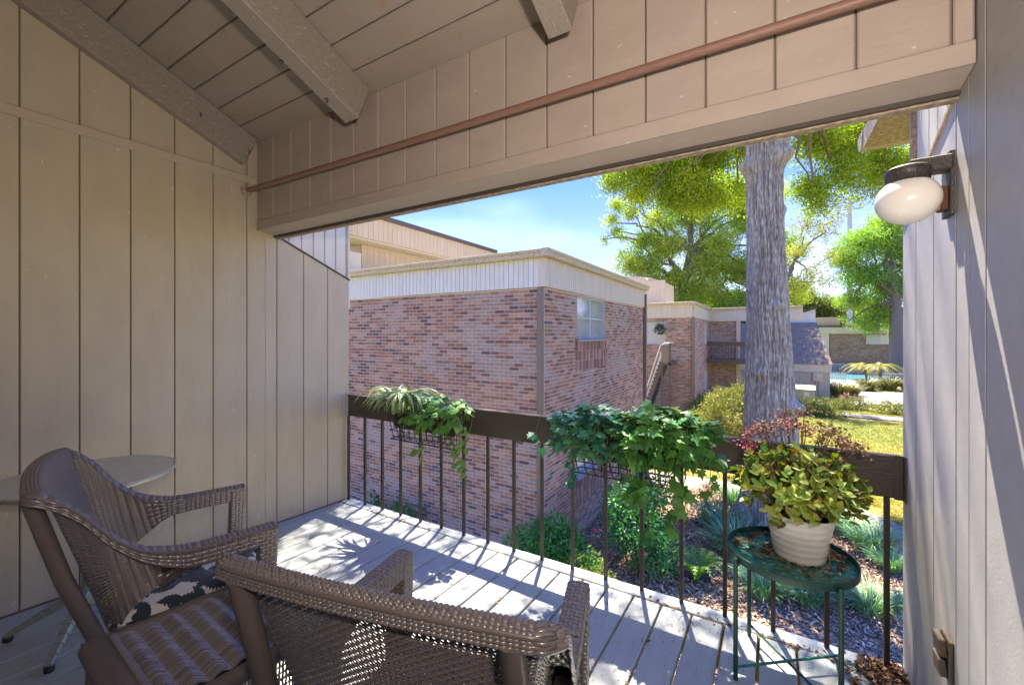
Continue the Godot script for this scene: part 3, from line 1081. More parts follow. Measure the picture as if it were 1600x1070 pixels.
	b.lathe([Vector2(0.14, ty - 0.013), Vector2(0.14, ty - 0.018), Vector2(0.03, ty - 0.03), Vector2(0.024, ty - 0.06), Vector2(0.024, 0.2), Vector2(0.034, 0.19), Vector2(0.036, 0.12), Vector2(0.03, 0.11), Vector2(0.001, 0.11)].duplicate(), Vector3.ZERO, 24)
	add(b, "pedestal", M.cast_metal, bt)
	for k in 4:
		var a := deg_to_rad(38.0 + 90.0 * k)
		var d := Vector3(cos(a), 0, sin(a))
		b = MB.new()
		var pp := []
		for j in 9:
			var q := j / 8.0
			pp.append(d * lerpf(0.02, 0.275, q) + Vector3(0, lerpf(0.165, 0.028, pow(q, 1.15)), 0))
		for j in 8:
			b.bar(pp[j], pp[j + 1] + (pp[j + 1] - pp[j]) * 0.06, lerpf(0.036, 0.026, j / 8.0), lerpf(0.04, 0.018, j / 8.0), Vector3.UP, 0.004)
		add(b, "leg", M.cast_metal, bt)
		b = MB.new()
		b.lathe([Vector2(0.016, -SLOPE * 0.2 * sin(a) + 0.0), Vector2(0.016, 0.016), Vector2(0.0005, 0.02)], d * 0.268 + Vector3(0, 0.003 + SLOPE * d.z * 0.268, 0), 12)
		add(b, "foot", M.black_foot, bt)
	# green metal plant stand
	var sc := Vector3(0.058, deck_y(-2.03), -2.03)
	var st := thing("plant_stand", "dark green round metal tray stand carrying the white flower pot", "plant stand", sc)
	var sy := 0.468
	b = MB.new()
	b.lathe([Vector2(0.0005, sy - 0.002), Vector2(0.219, sy - 0.002), Vector2(0.219, sy), Vector2(0.0005, sy + 0.0015)], Vector3.ZERO, 64)
	add(b, "tray", M.tray_green, st)
	b = MB.new()
	b.lathe([Vector2(0.2195, sy - 0.004), Vector2(0.2225, sy - 0.004), Vector2(0.2235, sy + 0.024), Vector2(0.221, sy + 0.0255), Vector2(0.2188, sy + 0.024), Vector2(0.2188, sy - 0.002)], Vector3.ZERO, 64)
	add(b, "tray_rim", M.stand_green, st)
	for k in 4:
		var a := deg_to_rad(4.0 + 90.0 * k) + 0.82
		var d := Vector3(cos(a), 0, sin(a))
		b = MB.new()
		b.tube(PackedVector3Array([d * 0.232 + Vector3(0, SLOPE * d.z * 0.232, 0), d * 0.232 + Vector3(0, sy + 0.012, 0)]), 0.0085, 12)
		b.tube(PackedVector3Array([d * 0.218 + Vector3(0, sy - 0.012, 0), d * 0.234 + Vector3(0, sy - 0.012, 0)]), 0.006, 8)
		add(b, "leg", M.stand_green, st)
	for k in 2:
		var a := deg_to_rad(4.0 + 90.0 * k) + 0.82
		var d := Vector3(cos(a), 0, sin(a))
		b = MB.new()
		b.tube(PackedVector3Array([d * 0.23 + Vector3(0, 0.045 + k * 0.009, 0), d * -0.23 + Vector3(0, 0.045 + k * 0.009, 0)]), 0.005, 8)
		add(b, "brace", M.stand_green if k == 0 else M.tray_green, st)
	# white pot
	var pc := sc + Vector3(0.035, sy + 0.0015, -0.03)
	var pt := thing("flower_pot", "ribbed white plastic flower pot on the green stand", "pot", pc)
	b = MB.new()
	var pr := [Vector2(0.0005, 0.0), Vector2(0.082, 0.0), Vector2(0.086, 0.004)]
	for k in 26:
		var q := k / 25.0
		pr.append(Vector2(lerpf(0.087, 0.117, q) + 0.0012 * sin(q * 40.0), lerpf(0.008, 0.168, q)))
	pr.append_array([Vector2(0.121, 0.17), Vector2(0.122, 0.18), Vector2(0.118, 0.182), Vector2(0.114, 0.176), Vector2(0.112, 0.15)])
	b.lathe(pr, Vector3.ZERO, 48)
	add(b, "pot", M.pot, pt)
	b = MB.new()
	b.lathe([Vector2(0.113, 0.15), Vector2(0.0005, 0.158)], Vector3.ZERO, 24)
	add(b, "soil", M.soil, pt)
	kalanchoe(pc + Vector3(0, 0.155, 0))
	debris(sc + Vector3(0, sy + 0.002, 0))


# ---------------------------------------------------------------- small plants
func oval_leaf(fold := 0.25) -> ArrayMesh:   # one unit long along y
	var b := MB.new()
	b.grid(4, 7, func(u, v):
		var w := 0.33 * pow(sin(PI * pow(clampf(v * 0.97 + 0.015, 0.0, 1.0), 0.75)), 0.7)
		var x: float = (u * 2.0 - 1.0)
		return Vector3(x * w * (1.0 + 0.05 * cos(v * 34.0)), v, fold * absf(x) * w + 0.18 * v * v))
	return b.mesh()


func ivy_leaf() -> ArrayMesh:   # five lobes, unit long
	var b := MB.new()
	var outline := [Vector2(0, 0), Vector2(0.22, -0.12), Vector2(0.34, 0.02), Vector2(0.55, 0.16), Vector2(0.36, 0.33), Vector2(0.46, 0.62), Vector2(0.2, 0.58), Vector2(0, 1.0)]
	for s in [-1.0, 1.0]:
		var p := []
		for o in outline:
			p.append(Vector3(o.x * s, o.y, 0.24 * absf(o.x) - 0.22 * o.y * o.y))
		var mid := Vector3(0, 0.35, -0.03)
		for i in outline.size() - 1:
			if s > 0:
				b.tri(mid, p[i], p[i + 1])
			else:
				b.tri(mid, p[i + 1], p[i])
	return b.mesh()


func blade(width := 0.035, droop := 0.7, seg := 6) -> ArrayMesh:   # arching grass blade, unit long: rises along y, bends to z
	var b := MB.new()
	b.grid(2, seg, func(u, v):
		var x: float = u * 2.0 - 1.0
		var w := width * (1.0 - pow(v, 2.2)) + 0.002
		var a: float = droop * 2.2 * v
		var y := 0.0
		var z := 0.0
		var k := 12
		for i in k:
			var q: float = droop * 2.2 * v * (i + 0.5) / k
			y += cos(q) * v / k
			z += sin(q) * v / k
		return Vector3(x * w, y - absf(x) * 0.0, z) + Vector3(0, cos(a + 1.57), sin(a + 1.57)) * absf(x) * w * -0.4)
	return b.mesh()


func leaf_parts(parent: Node, list: Array, mesh: Array, m: Material, most: int) -> void:   # list of [Transform3D, Color]; the nearest are parts of their own
	list.sort_custom(func(a, b): return a[0].origin.distance_squared_to(EYE) < b[0].origin.distance_squared_to(EYE))
	var tones := {}
	var q := Many.new()
	for i in list.size():
		var x: Transform3D = list[i][0]
		var c: Color = list[i][1]
		if i < most:
			var key := "%d_%d_%d" % [int(c.r * 120), int(c.g * 60), int(c.b * 120)]
			if not tones.has(key):
				var mm: StandardMaterial3D = m.duplicate()
				mm.albedo_color = c.linear_to_srgb()
				mm.vertex_color_use_as_albedo = false
				tones[key] = mm
			place(mesh[i % mesh.size()], "leaf", tones[key], parent, x)
		else:
			q.put(x, c)
	if q.count:
		many(q, mesh[0], "leaves", m, parent)


func kalanchoe(o: Vector3) -> void:
	rng.seed = 303
	var t := thing("kalanchoe_plant", "bushy yellow green succulent with faded pink flower heads in white pot", "plant")
	var leaves := []
	var stems := MB.new()
	var mesh := [oval_leaf(0.3), oval_leaf(0.1)]
	for k in 300:
		var out := rdir()
		out.y = absf(out.y) * 0.95 - 0.12 if k % 4 else rnd(-0.45, 0.1)
		out = out.normalized()
		var far := pow(rng.randf(), 0.28)
		var tip := o + Vector3(-0.012, 0.12, 0.01) + out * Vector3(0.235, 0.165, 0.19) * far
		if Vector2(tip.x - o.x, tip.z - o.z).length() < 0.13:
			tip.y = maxf(tip.y, o.y + 0.06)
		if tip.y < 0.8:
			tip.z = maxf(tip.z, -2.255)
		var a := atan2(out.z, out.x)
		var foot := o + Vector3(cos(a) * rnd(0.01, 0.07), 0.0, sin(a) * rnd(0.01, 0.07))
		var mid := foot.lerp(tip, 0.55) + Vector3(0, 0.03, 0)
		stems.tube(PackedVector3Array([foot, foot.lerp(mid, 0.5) + Vector3(0, 0.012, 0), mid, tip]), 0.0024, 5, false)
		var n := rng.randi_range(4, 6)
		var up := (out * 0.6 + Vector3(0, 0.7, 0)).normalized()
		var side := up.cross(rdir()).normalized()
		for j in n:
			var p := tip - up * 0.012 * j * rnd(0.3, 1.0)
			var d := (side.rotated(up, j * 1.35 + rnd(-0.3, 0.3)) * 0.9 + up * rnd(0.1, 0.8)).normalized()
			var s := rnd(0.022, 0.042)
			var w := rng.randf()
			var c := Color(0.09, 0.22, 0.028) if w < 0.36 else (Color(0.22, 0.28, 0.03) if w < 0.72 else (Color(0.40, 0.34, 0.04) if w < 0.94 else Color(0.34, 0.17, 0.04)))
			leaves.append([Transform3D(turned(d, up).scaled(Vector3.ONE * s), p), c * rnd(0.6, 1.05)])
	add(stems, "stems", M.stem, t, true)
	leaf_parts(t, leaves, mesh, M.leaf, 290)
	# flower heads, most of them withered
	for k in 26:
		var x := lerpf(-0.2, 0.2, k / 25.0) + rnd(-0.02, 0.02)
		var h := 0.35 - absf(x) * 0.3 + rnd(-0.03, 0.035)
		if k in [10, 11, 12, 13, 14]:
			h += 0.03
		var tip := o + Vector3(x, h, rnd(-0.16, -0.02))
		var b := MB.new()
		b.col = Color(0.12, 0.08, 0.04)
		b.tube(PackedVector3Array([o + Vector3(x * 0.6, h * 0.45, -0.04), o.lerp(tip, 0.7) + Vector3(0, 0.02, 0), tip]), 0.002, 5, false)
		var fresh := k in [0, 1, 4, 12]
		for j in 46:
			var p := tip + Vector3(rng.randfn() * 0.02, rng.randfn() * 0.017, rng.randfn() * 0.02)
			var s := rnd(0.0045, 0.008)
			var w := rng.randf()
			b.col = Color(0.24, 0.13, 0.06) if w < 0.55 else (Color(0.36, 0.2, 0.13) if w < 0.8 else Color(0.36, 0.15, 0.15))
			if fresh and w > 0.45:
				b.col = Color(0.5, 0.06, 0.2); s *= 1.2
			var bs := Basis(rdir(), rnd(0, TAU)).scaled(Vector3.ONE * s)
			for q in 3:
				var e := bs * Vector3(1, 0, 0).rotated(Vector3.UP, q * 1.05)
				var f := bs * Vector3(0, 0, 0.55).rotated(Vector3.UP, q * 1.05)
				var l := bs * Vector3(0, 0.35, 0)
				b.quad(p - e + l, p - f, p + e + l, p + f)
		add(b, "flower_head", M.flower, t)


func chip_mesh() -> ArrayMesh:   # a curled dead leaf or bark flake, about one unit long
	var b := MB.new()
	b.grid(2, 3, func(u, v):
		var x: float = u * 2.0 - 1.0
		return Vector3(x * 0.26 * sin(PI * (v * 0.9 + 0.06)), 0.16 * x * x + 0.2 * pow(v - 0.4, 2.0), v - 0.5))
	return b.mesh()


func brown() -> Color:
	var w := rng.randf()
	var c := Color(0.12, 0.06, 0.033) if w < 0.4 else (Color(0.07, 0.04, 0.025) if w < 0.65 else (Color(0.28, 0.16, 0.085) if w < 0.9 else Color(0.42, 0.32, 0.21)))
	return c * rnd(0.7, 1.25)


func debris(tray: Vector3) -> void:
	rng.seed = 404
	var chip := chip_mesh()
	var q := Many.new()
	for k in 620:
		if rng.randf() < 0.35:
			continue
		var a := rnd(0, TAU)
		var r := 0.0
		if k < 240:     # a drift along the far rim
			a = rnd(PI * 0.95, PI * 1.95); r = 0.21 - absf(rng.randfn()) * 0.035
		elif k < 520:   # round the pot's foot
			r = 0.09 + absf(rng.randfn()) * 0.045
		else:
			r = sqrt(rng.randf()) * 0.2
		var p := tray + (Vector3(cos(a), 0, sin(a)) * r if k < 240 or k >= 520 else Vector3(0.035 + cos(a) * r, 0, -0.03 + sin(a) * r))
		if Vector2(p.x - tray.x, p.z - tray.z).length() > 0.212 or Vector2(p.x - tray.x - 0.035, p.z - tray.z + 0.03).length() < 0.085:
			continue
		q.put(Transform3D(Basis(Vector3.UP, rnd(0, TAU)) * Basis(Vector3.RIGHT, rnd(-0.3, 0.3)) * Basis().scaled(Vector3.ONE * rnd(0.008, 0.026)), p + Vector3(0, rnd(0.001, 0.005), 0)), brown())
	var o := many(q, chip, "leaf_litter", M.litter, self)
	tag(o, "brown dead leaf crumbs scattered on the green tray", "leaf litter")
	var tn := 0
	for tw in [[Vector3(-0.05, 0.005, 0.09), Vector3(0.02, 0.006, 0.13), Vector3(0.1, 0.008, 0.12)], [Vector3(0.06, 0.006, 0.14), Vector3(0.12, 0.05, 0.11), Vector3(0.125, 0.11, 0.06)], [Vector3(-0.13, 0.005, 0.05), Vector3(-0.06, 0.008, 0.06), Vector3(0.0, 0.006, 0.04)], [Vector3(0.06, 0.005, 0.15), Vector3(0.13, 0.007, 0.125), Vector3(0.2, 0.006, 0.07)]]:
		var b := MB.new()
		b.tube(PackedVector3Array([tray + tw[0], tray + tw[1], tray + tw[2]]), 0.0022, 6)
		var tg := add(b, "twig", M.stem, self)
		tag(tg, ["bent dry twig at the tray's front edge below the pot", "dry twig leaning up against the white pot", "short dry twig on the bare teal side of the tray", "dry twig lying towards the tray's grey wall side"][tn], "twig", "twigs on the tray")
		tn += 1
	q = Many.new()
	for k in 900:
		var p := Vector3(XR - absf(rng.randfn()) * 0.07 - 0.012, 0, rnd(-2.32, -1.86) + 0.0)
		var pile := exp(-pow((p.z + 2.05) / 0.16, 2.0)) * 0.035 * exp(-(XR - p.x) / 0.07)
		p.y = deck_y(p.z) + 0.004 + rng.randf() * pile
		q.put(Transform3D(Basis(Vector3.UP, rnd(0, TAU)) * Basis(Vector3.RIGHT, rnd(-0.6, 0.6)) * Basis().scaled(Vector3.ONE * rnd(0.012, 0.045)), p), brown())
	o = many(q, chip, "leaf_litter", M.litter, self)
	tag(o, "drift of brown dead leaves in the deck corner by the grey wall", "leaf litter")
	q = Many.new()
	for k in 520:
		var edge := rng.randf() < 0.65
		var p := Vector3(rnd(-2.7, 0.42), 0, -2.238 + rng.randfn() * 0.012) if edge else Vector3(-0.6165 + 0.1417 * rng.randi_range(-14, 7) + rng.randfn() * 0.006, 0, rnd(-2.23, -1.0))
		if edge and rng.randf() > 0.35 + 0.5 * sin(p.x * 2.1 + 1.5):
			continue
		p.y = deck_y(p.z) + 0.003
		q.put(Transform3D(Basis(Vector3.UP, rnd(0, TAU)) * Basis(Vector3.RIGHT, rnd(-0.3, 0.3)) * Basis().scaled(Vector3.ONE * rnd(0.006, 0.024)), p), brown())
	o = many(q, chip, "leaf_litter", M.litter, self)
	tag(o, "sparse brown crumbs along the deck edge and plank gaps", "leaf litter")


func make_planters() -> void:
	rng.seed = 505
	var ivy := [ivy_leaf()]
	var oval := [oval_leaf(0.15)]
	for pl in [[-2.34, -1.74, "black wire basket hooked on the rail, spider plant side"], [-0.93, -0.40, "black wire basket hooked on the rail under the ivy"]]:
		var t := thing("wire_basket", pl[2], "planter", Vector3.ZERO, 0.0, "wire baskets on the railing")
		var x0: float = pl[0]
		var x1: float = pl[1]
		for lv in [[0.535, 0.05, "bottom_wire"], [0.60, 0.062, "side_wire"], [0.70, 0.072, "top_wire"]]:
			var b := MB.new()
			var zc := -2.208
			var hw: float = lv[1]
			var p := PackedVector3Array([Vector3(x0, lv[0], zc - hw), Vector3(x1, lv[0], zc - hw), Vector3(x1, lv[0], zc + hw), Vector3(x0, lv[0], zc + hw), Vector3(x0, lv[0], zc - hw)])
			b.tube(p, 0.0035, 6)
			add(b, lv[2], M.wire, t)
		var n := 11
		for k in n:
			var x := lerpf(x0, x1, (k + 0.5) / n)
			var b := MB.new()
			b.tube(PackedVector3Array([Vector3(x - 0.02, 0.70, -2.136), Vector3(x, 0.60, -2.146), Vector3(x + 0.012, 0.535, -2.16), Vector3(x + 0.012, 0.53, -2.25), Vector3(x, 0.6, -2.268), Vector3(x - 0.02, 0.70, -2.279)]), 0.0028, 6)
			add(b, "rib_wire", M.wire, t)
		for x in [x0 + 0.12, x1 - 0.12]:
			var b := MB.new()
			b.tube(PackedVector3Array([Vector3(x, 0.55, -2.283), Vector3(x, 0.792, -2.289), Vector3(x, 0.795, -2.341), Vector3(x, 0.74, -2.341)]), 0.004, 6)
			add(b, "hook", M.wire, t)
		var b2 := MB.new()
		b2.cbox(Transform3D(Basis(), Vector3((x0 + x1) * 0.5, 0.665, -2.208)), Vector3(x1 - x0 - 0.04, 0.10, 0.115), 0.02)
		add(b2, "liner", M.soil, t)
	# ivy: two plants in the right basket, one in the left
	ivy_plant("bluish green ivy, half of the right basket nearer the brick corner", -1.02, -0.62, 0.74, 0.145, 380, ivy, Color(0.014, 0.10, 0.07), Color(0.04, 0.23, 0.12), [[-1.12, 0.76, 0.07], [-0.93, 0.62, 0.16], [-0.66, 0.6, 0.14]], 0.052)
	ivy_plant("fresh green lobed ivy trailing below the rail beside the succulent", -0.66, -0.24, 0.75, 0.16, 380, ivy, Color(0.02, 0.11, 0.022), Color(0.09, 0.29, 0.035), [[-0.62, 0.6, 0.16], [-0.545, 0.6, 0.32], [-0.40, 0.62, 0.3], [-0.34, 0.6, 0.2], [-0.5, 0.84, -0.12], [-0.24, 0.66, 0.1]], 0.06)
	ivy_plant("bright green trailing pothos in the basket near the tan wall", -2.18, -1.70, 0.74, 0.13, 300, oval, Color(0.03, 0.15, 0.025), Color(0.11, 0.27, 0.04), [[-1.78, 0.66, 0.2], [-1.72, 0.64, 0.26], [-1.68, 0.6, 0.15], [-2.0, 0.58, 0.12], [-1.63, 0.7, 0.18]], 0.055)
	# spider plant
	var sp := thing("spider_plant", "striped spider plant arching over the rail near the tan wall", "plant")
	var bl := [blade(0.03, 1.25, 12)]
	var list := []
	for k in 95:
		var a := rnd(0, TAU)
		var d := Vector3(cos(a), 0, sin(a) * 0.7 + 0.35).normalized()
		var x := Transform3D(Basis(Vector3.UP.cross(d).normalized(), Vector3.UP, d).orthonormalized().rotated(Vector3.UP, rnd(-0.3, 0.3)), Vector3(-2.27 + rnd(-0.06, 0.08), 0.71 + rnd(0, 0.03), -2.2 + rnd(-0.03, 0.04)))
		x.basis = x.basis * Basis().scaled(Vector3.ONE * rnd(0.28, 0.46))
		list.append([x, Color(0.10, 0.19, 0.075).lerp(Color(0.36, 0.42, 0.2), rng.randf() if rng.randf() < 0.6 else 0.0)])
	leaf_parts(sp, list, bl, M.blade, 90)
	var cr := MB.new()
	cr.lathe([Vector2(0.001, 0.69), Vector2(0.05, 0.69), Vector2(0.035, 0.72), Vector2(0.001, 0.73)], Vector3(-2.26, 0, -2.2), 10)
	add(cr, "root_crown", M.stem_green, sp)


func ivy_plant(label: String, x0: float, x1: float, y: float, r: float, n: int, mesh: Array, dark: Color, lite: Color, vines: Array, size: float) -> void:
	var t := thing("trailing_plant", label, "plant")
	var list := []
	var stems := MB.new()
	for k in n:
		var q := rng.randf()
		var a := rnd(-0.9, PI * 0.95)      # from the rail over the top to the viewer's side and below
		var rr := r * rnd(0.6, 1.08) * (0.75 + 0.35 * sin(PI * clampf(q, 0.06, 0.94)))
		var out := Vector3(rng.randfn() * 0.35 + (q - 0.5) * 0.7, sin(a), cos(a)).normalized()
		var p := Vector3(lerpf(x0, x1, q), y, -2.2) + Vector3(out.x * 0.06, out.y * rr, out.z * rr * 0.85)
		if p.y < 0.8 and p.z < -2.28:
			p.z = -2.28 + rng.randf() * 0.05
		var d := (out * 0.55 + Vector3(rng.randfn() * 0.5, -0.55, rng.randfn() * 0.3 + 0.25)).normalized()
		var w := rng.randf()
		list.append([Transform3D(turned(d, -(out + rdir() * 0.45)).scaled(Vector3.ONE * size * rnd(0.65, 1.25)), p), dark.lerp(lite, w * w) * rnd(0.8, 1.2)])
		if k % 5 == 0:
			stems.tube(PackedVector3Array([Vector3(lerpf(x0, x1, q), y - 0.02, -2.2), p - out * 0.02, p]), 0.0018, 5, false)
	for v in vines:
		var p := Vector3(v[0], v[1], -2.2 + rnd(0.02, 0.09))
		var pts := PackedVector3Array([p + Vector3(0, 0.08, -0.03)])
		var steps := maxi(3, int(absf(v[2]) / 0.035))
		for s in steps:
			p += Vector3(rng.randfn() * 0.014, -signf(v[2]) * 0.035, rng.randfn() * 0.006)
			pts.append(p)
			if s > 2 and rng.randf() < 0.25:
				continue
			var d := Vector3(rng.randfn(), -0.5, 0.6 + rng.randfn() * 0.4).normalized()
			list.append([Transform3D(turned(d, Vector3(rng.randfn() * 0.3, -0.4, -1.0)).scaled(Vector3.ONE * size * rnd(0.7, 1.35)), p + d * 0.012), dark.lerp(lite, rng.randf()) * rnd(0.8, 1.25)])
		stems.tube(pts, 0.0018, 5, false)
	add(stems, "vines", M.stem_green, t, true)
	leaf_parts(t, list, mesh, M.ivy_leaf, 280)


# ---------------------------------------------------------------- buildings
var brick_noise := FastNoiseLite.new()
var brick_mesh: ArrayMesh


func brick_colour(p: Vector3) -> Array:   # [colour, speckled]
	var k := brick_noise.get_noise_3d(p.x * 0.8, p.y * 1.5, p.z * 0.8) * 0.9 + rng.randfn() * 0.2
	if k > 0.17:
		return [Color(0.64, 0.51, 0.41) * rnd(0.85, 1.15), true]
	var w := rng.randf()
	var c := Color(0.34, 0.17, 0.105) if w < 0.5 else (Color(0.44, 0.26, 0.165) if w < 0.82 else (Color(0.2, 0.115, 0.09) if w < 0.95 else Color(0.125, 0.1, 0.095)))
	return [c * rnd(0.85, 1.15), k > 0.08]


# bricks on a wall: o the lower left corner, r along it, nrm outwards; holes are [along from, to, y from, to]
func brick_list(o: Vector3, r: Vector3, nrm: Vector3, wide: float, high: float, holes: Array) -> Array:
	var list := []
	var cy := 0.0677
	var rows := int(high / cy)
	var bas := Basis(r, Vector3.UP, nrm)
	for j in rows:
		var y := (j + 0.5) * cy
		var x := -0.1 if j % 2 == 0 else 0.0
		while x < wide:
			var a := maxf(x + 0.005, 0.0)
			var b := minf(x + 0.2032 - 0.005, wide)
			x += 0.2032
			for h in holes:
				if y > h[2] and y < h[3]:
					if a >= h[0] and b <= h[1]:
						b = a
					elif a < h[0] and b > h[0]:
						b = h[0]
					elif a < h[1] and b > h[1]:
						a = h[1]
			if b - a < 0.03:
				continue
			var p := o + r * ((a + b) * 0.5) + Vector3(0, y, 0) + nrm * (-0.0105 + rnd(-0.0015, 0.0015))
			var c := brick_colour(p)
			list.append([Transform3D(bas * Basis(Vector3.BACK, rnd(-0.006, 0.006)) * Basis().scaled(Vector3((b - a) / 0.1932, 1, 1)), p), c[0], c[1]])
	return list


func lay_bricks(list: Array, parent: Node, own: int) -> void:
	list.sort_custom(func(a, b): return a[0].origin.distance_squared_to(EYE + Vector3(0, 0.2, 0)) < b[0].origin.distance_squared_to(EYE + Vector3(0, 0.2, 0)))
	var tones := {}
	var q := [Many.new(), Many.new()]
	for i in list.size():
		var c: Color = list[i][1]
		if i < own:
			var key := "%d_%d_%s" % [int(c.r * 22), int(c.b * 22), list[i][2]]
			if not tones.has(key):
				var mm: StandardMaterial3D = (M.brick_pale if list[i][2] else M.brick).duplicate()
				mm.albedo_color = c.linear_to_srgb()
				mm.vertex_color_use_as_albedo = false
				tones[key] = mm
			place(brick_mesh, "brick", tones[key], parent, list[i][0])
		else:
			q[1 if list[i][2] else 0].put(list[i][0], c)
	for k in 2:
		if q[k].count:
			many(q[k], brick_mesh, "bricks", M.brick_pale if k else M.brick, parent)


func strips(b: MB, o: Vector3, r: Vector3, nrm: Vector3, wide: float, high: float, pitch: float, gap := 0.008) -> void:   # vertical cladding boards
	var n := maxi(1, int(round(wide / pitch)))
	var bas := Basis(r, Vector3.UP, nrm)
	for i in n:
		var a := wide * i / n
		var e := wide * (i + 1) / n - gap
		var k := 1.0 + rnd(-0.05, 0.05)
		b.col = Color(k, k, k)
		b.cbox(Transform3D(bas, o + r * ((a + e) * 0.5) + Vector3(0, high * 0.5, 0) + nrm * 0.006), Vector3(e - a, high, 0.012), 0.0)
	b.col = Color(0.75, 0.72, 0.68)
	b.cbox(Transform3D(bas, o + r * wide * 0.5 + Vector3(0, high * 0.5, 0) - nrm * 0.02), Vector3(wide, high, 0.038), 0.0)
	b.col = Color(1, 1, 1)


func window(parent: Node, o: Vector3, r: Vector3, nrm: Vector3, w: float, h: float, cols: int, rows: int, inset := 0.07) -> void:   # o lower left corner of the opening
	var bas := Basis(r, Vector3.UP, nrm)
	var wn := MB.new()
	var at := func(x: float, y: float, z: float) -> Vector3: return o + r * x + Vector3(0, y, 0) + nrm * z
	var f := 0.035
	for x in [f * 0.5, w - f * 0.5]:
		wn.cbox(Transform3D(bas, at.call(x, h * 0.5, -inset)), Vector3(f, h, 0.05), 0.004)
	for y in [f * 0.5, h - f * 0.5]:
		wn.cbox(Transform3D(bas, at.call(w * 0.5, y, -inset)), Vector3(w - 2 * f, f, 0.048), 0.004)
	for i in range(1, cols):
		wn.cbox(Transform3D(bas, at.call(w * i / cols, h * 0.5, -inset)), Vector3(0.04, h - 2 * f, 0.044), 0.004)
	for j in range(1, rows):
		wn.cbox(Transform3D(bas, at.call(w * 0.5, h * j / rows, -inset)), Vector3(w - 2 * f, 0.035, 0.04), 0.004)
	var node := add(wn, "window", M.aluminium, parent)
	for i in cols:
		for j in rows:
			var g := MB.new()
			g.quad(at.call(w * i / cols + 0.02, h * j / rows + 0.018, -inset), at.call(w * (i + 1) / cols - 0.02, h * j / rows + 0.018, -inset), at.call(w * (i + 1) / cols - 0.02, h * (j + 1) / rows - 0.018, -inset), at.call(w * i / cols + 0.02, h * (j + 1) / rows - 0.018, -inset))
			add(g, "pane", M.glass, node)
	var bl := MB.new()
	bl.cbox(Transform3D(bas, at.call(w * 0.5, h * 0.5, -inset - 0.11)), Vector3(w, h, 0.02), 0.0)
	add(bl, "blind", M.window_back, node)


func wall_with_holes(b: MB, o: Vector3, r: Vector3, nrm: Vector3, wide: float, high: float, holes: Array, thick := 0.2) -> void:
	var bas := Basis(r, Vector3.UP, nrm)
	var xs := [0.0, wide]
	for h in holes:
		xs.append(h[0]); xs.append(h[1])
	xs.sort()
	for i in xs.size() - 1:
		if xs[i + 1] - xs[i] < 1e-3:
			continue
		var mid: float = (xs[i] + xs[i + 1]) * 0.5
		var cuts := []
		for h in holes:
			if mid > h[0] and mid < h[1]:
				cuts.append([h[2], h[3]])
		cuts.sort_custom(func(a, c): return a[0] < c[0])
		var y := 0.0
		cuts.append([high, high])
		for c in cuts:
			if c[0] - y > 1e-3:
				b.cbox(Transform3D(bas, o + r * mid + Vector3(0, (y + c[0]) * 0.5, 0) - nrm * thick * 0.5), Vector3(xs[i + 1] - xs[i], c[0] - y, thick), 0.0)
			y = c[1]


func gutter_run(parent: Node, a: Vector3, e: Vector3, nrm: Vector3) -> void:
	var b := MB.new()
	var prof := [Vector2(0.0, 0.0), Vector2(0.085, 0.0), Vector2(0.1, 0.03), Vector2(0.1, 0.06), Vector2(0.13, 0.09), Vector2(0.135, 0.125), Vector2(0.12, 0.13), Vector2(0.0, 0.13)]
	var p := []
	for q in prof:
		p.append(a + nrm * q.x + Vector3(0, q.y, 0))
	for i in p.size():
		var s: Vector3 = p[i]
		var t: Vector3 = p[(i + 1) % p.size()]
		var d := e - a
		if (t - s).cross(d).dot((s + t) * 0.5 - (a + nrm * 0.05 + Vector3(0, 0.07, 0))) > 0:
			b.quad(s, t, t + d, s + d)
		else:
			b.quad(t, s, s + d, t + d)
	var c0: Array = p.duplicate()
	for side in 2:
		var pts := []
		for q in p:
			pts.append(q + (e - a) * side)
		var nn: Vector3 = (pts[1] - pts[0]).cross(pts[2] - pts[0])
		if nn.dot((e - a) * (1.0 if side else -1.0)) < 0:
			pts.reverse()
		for i in range(1, pts.size() - 1):
			b.tri(pts[0], pts[i], pts[i + 1])
	add(b, "gutter", M.gutter, parent)


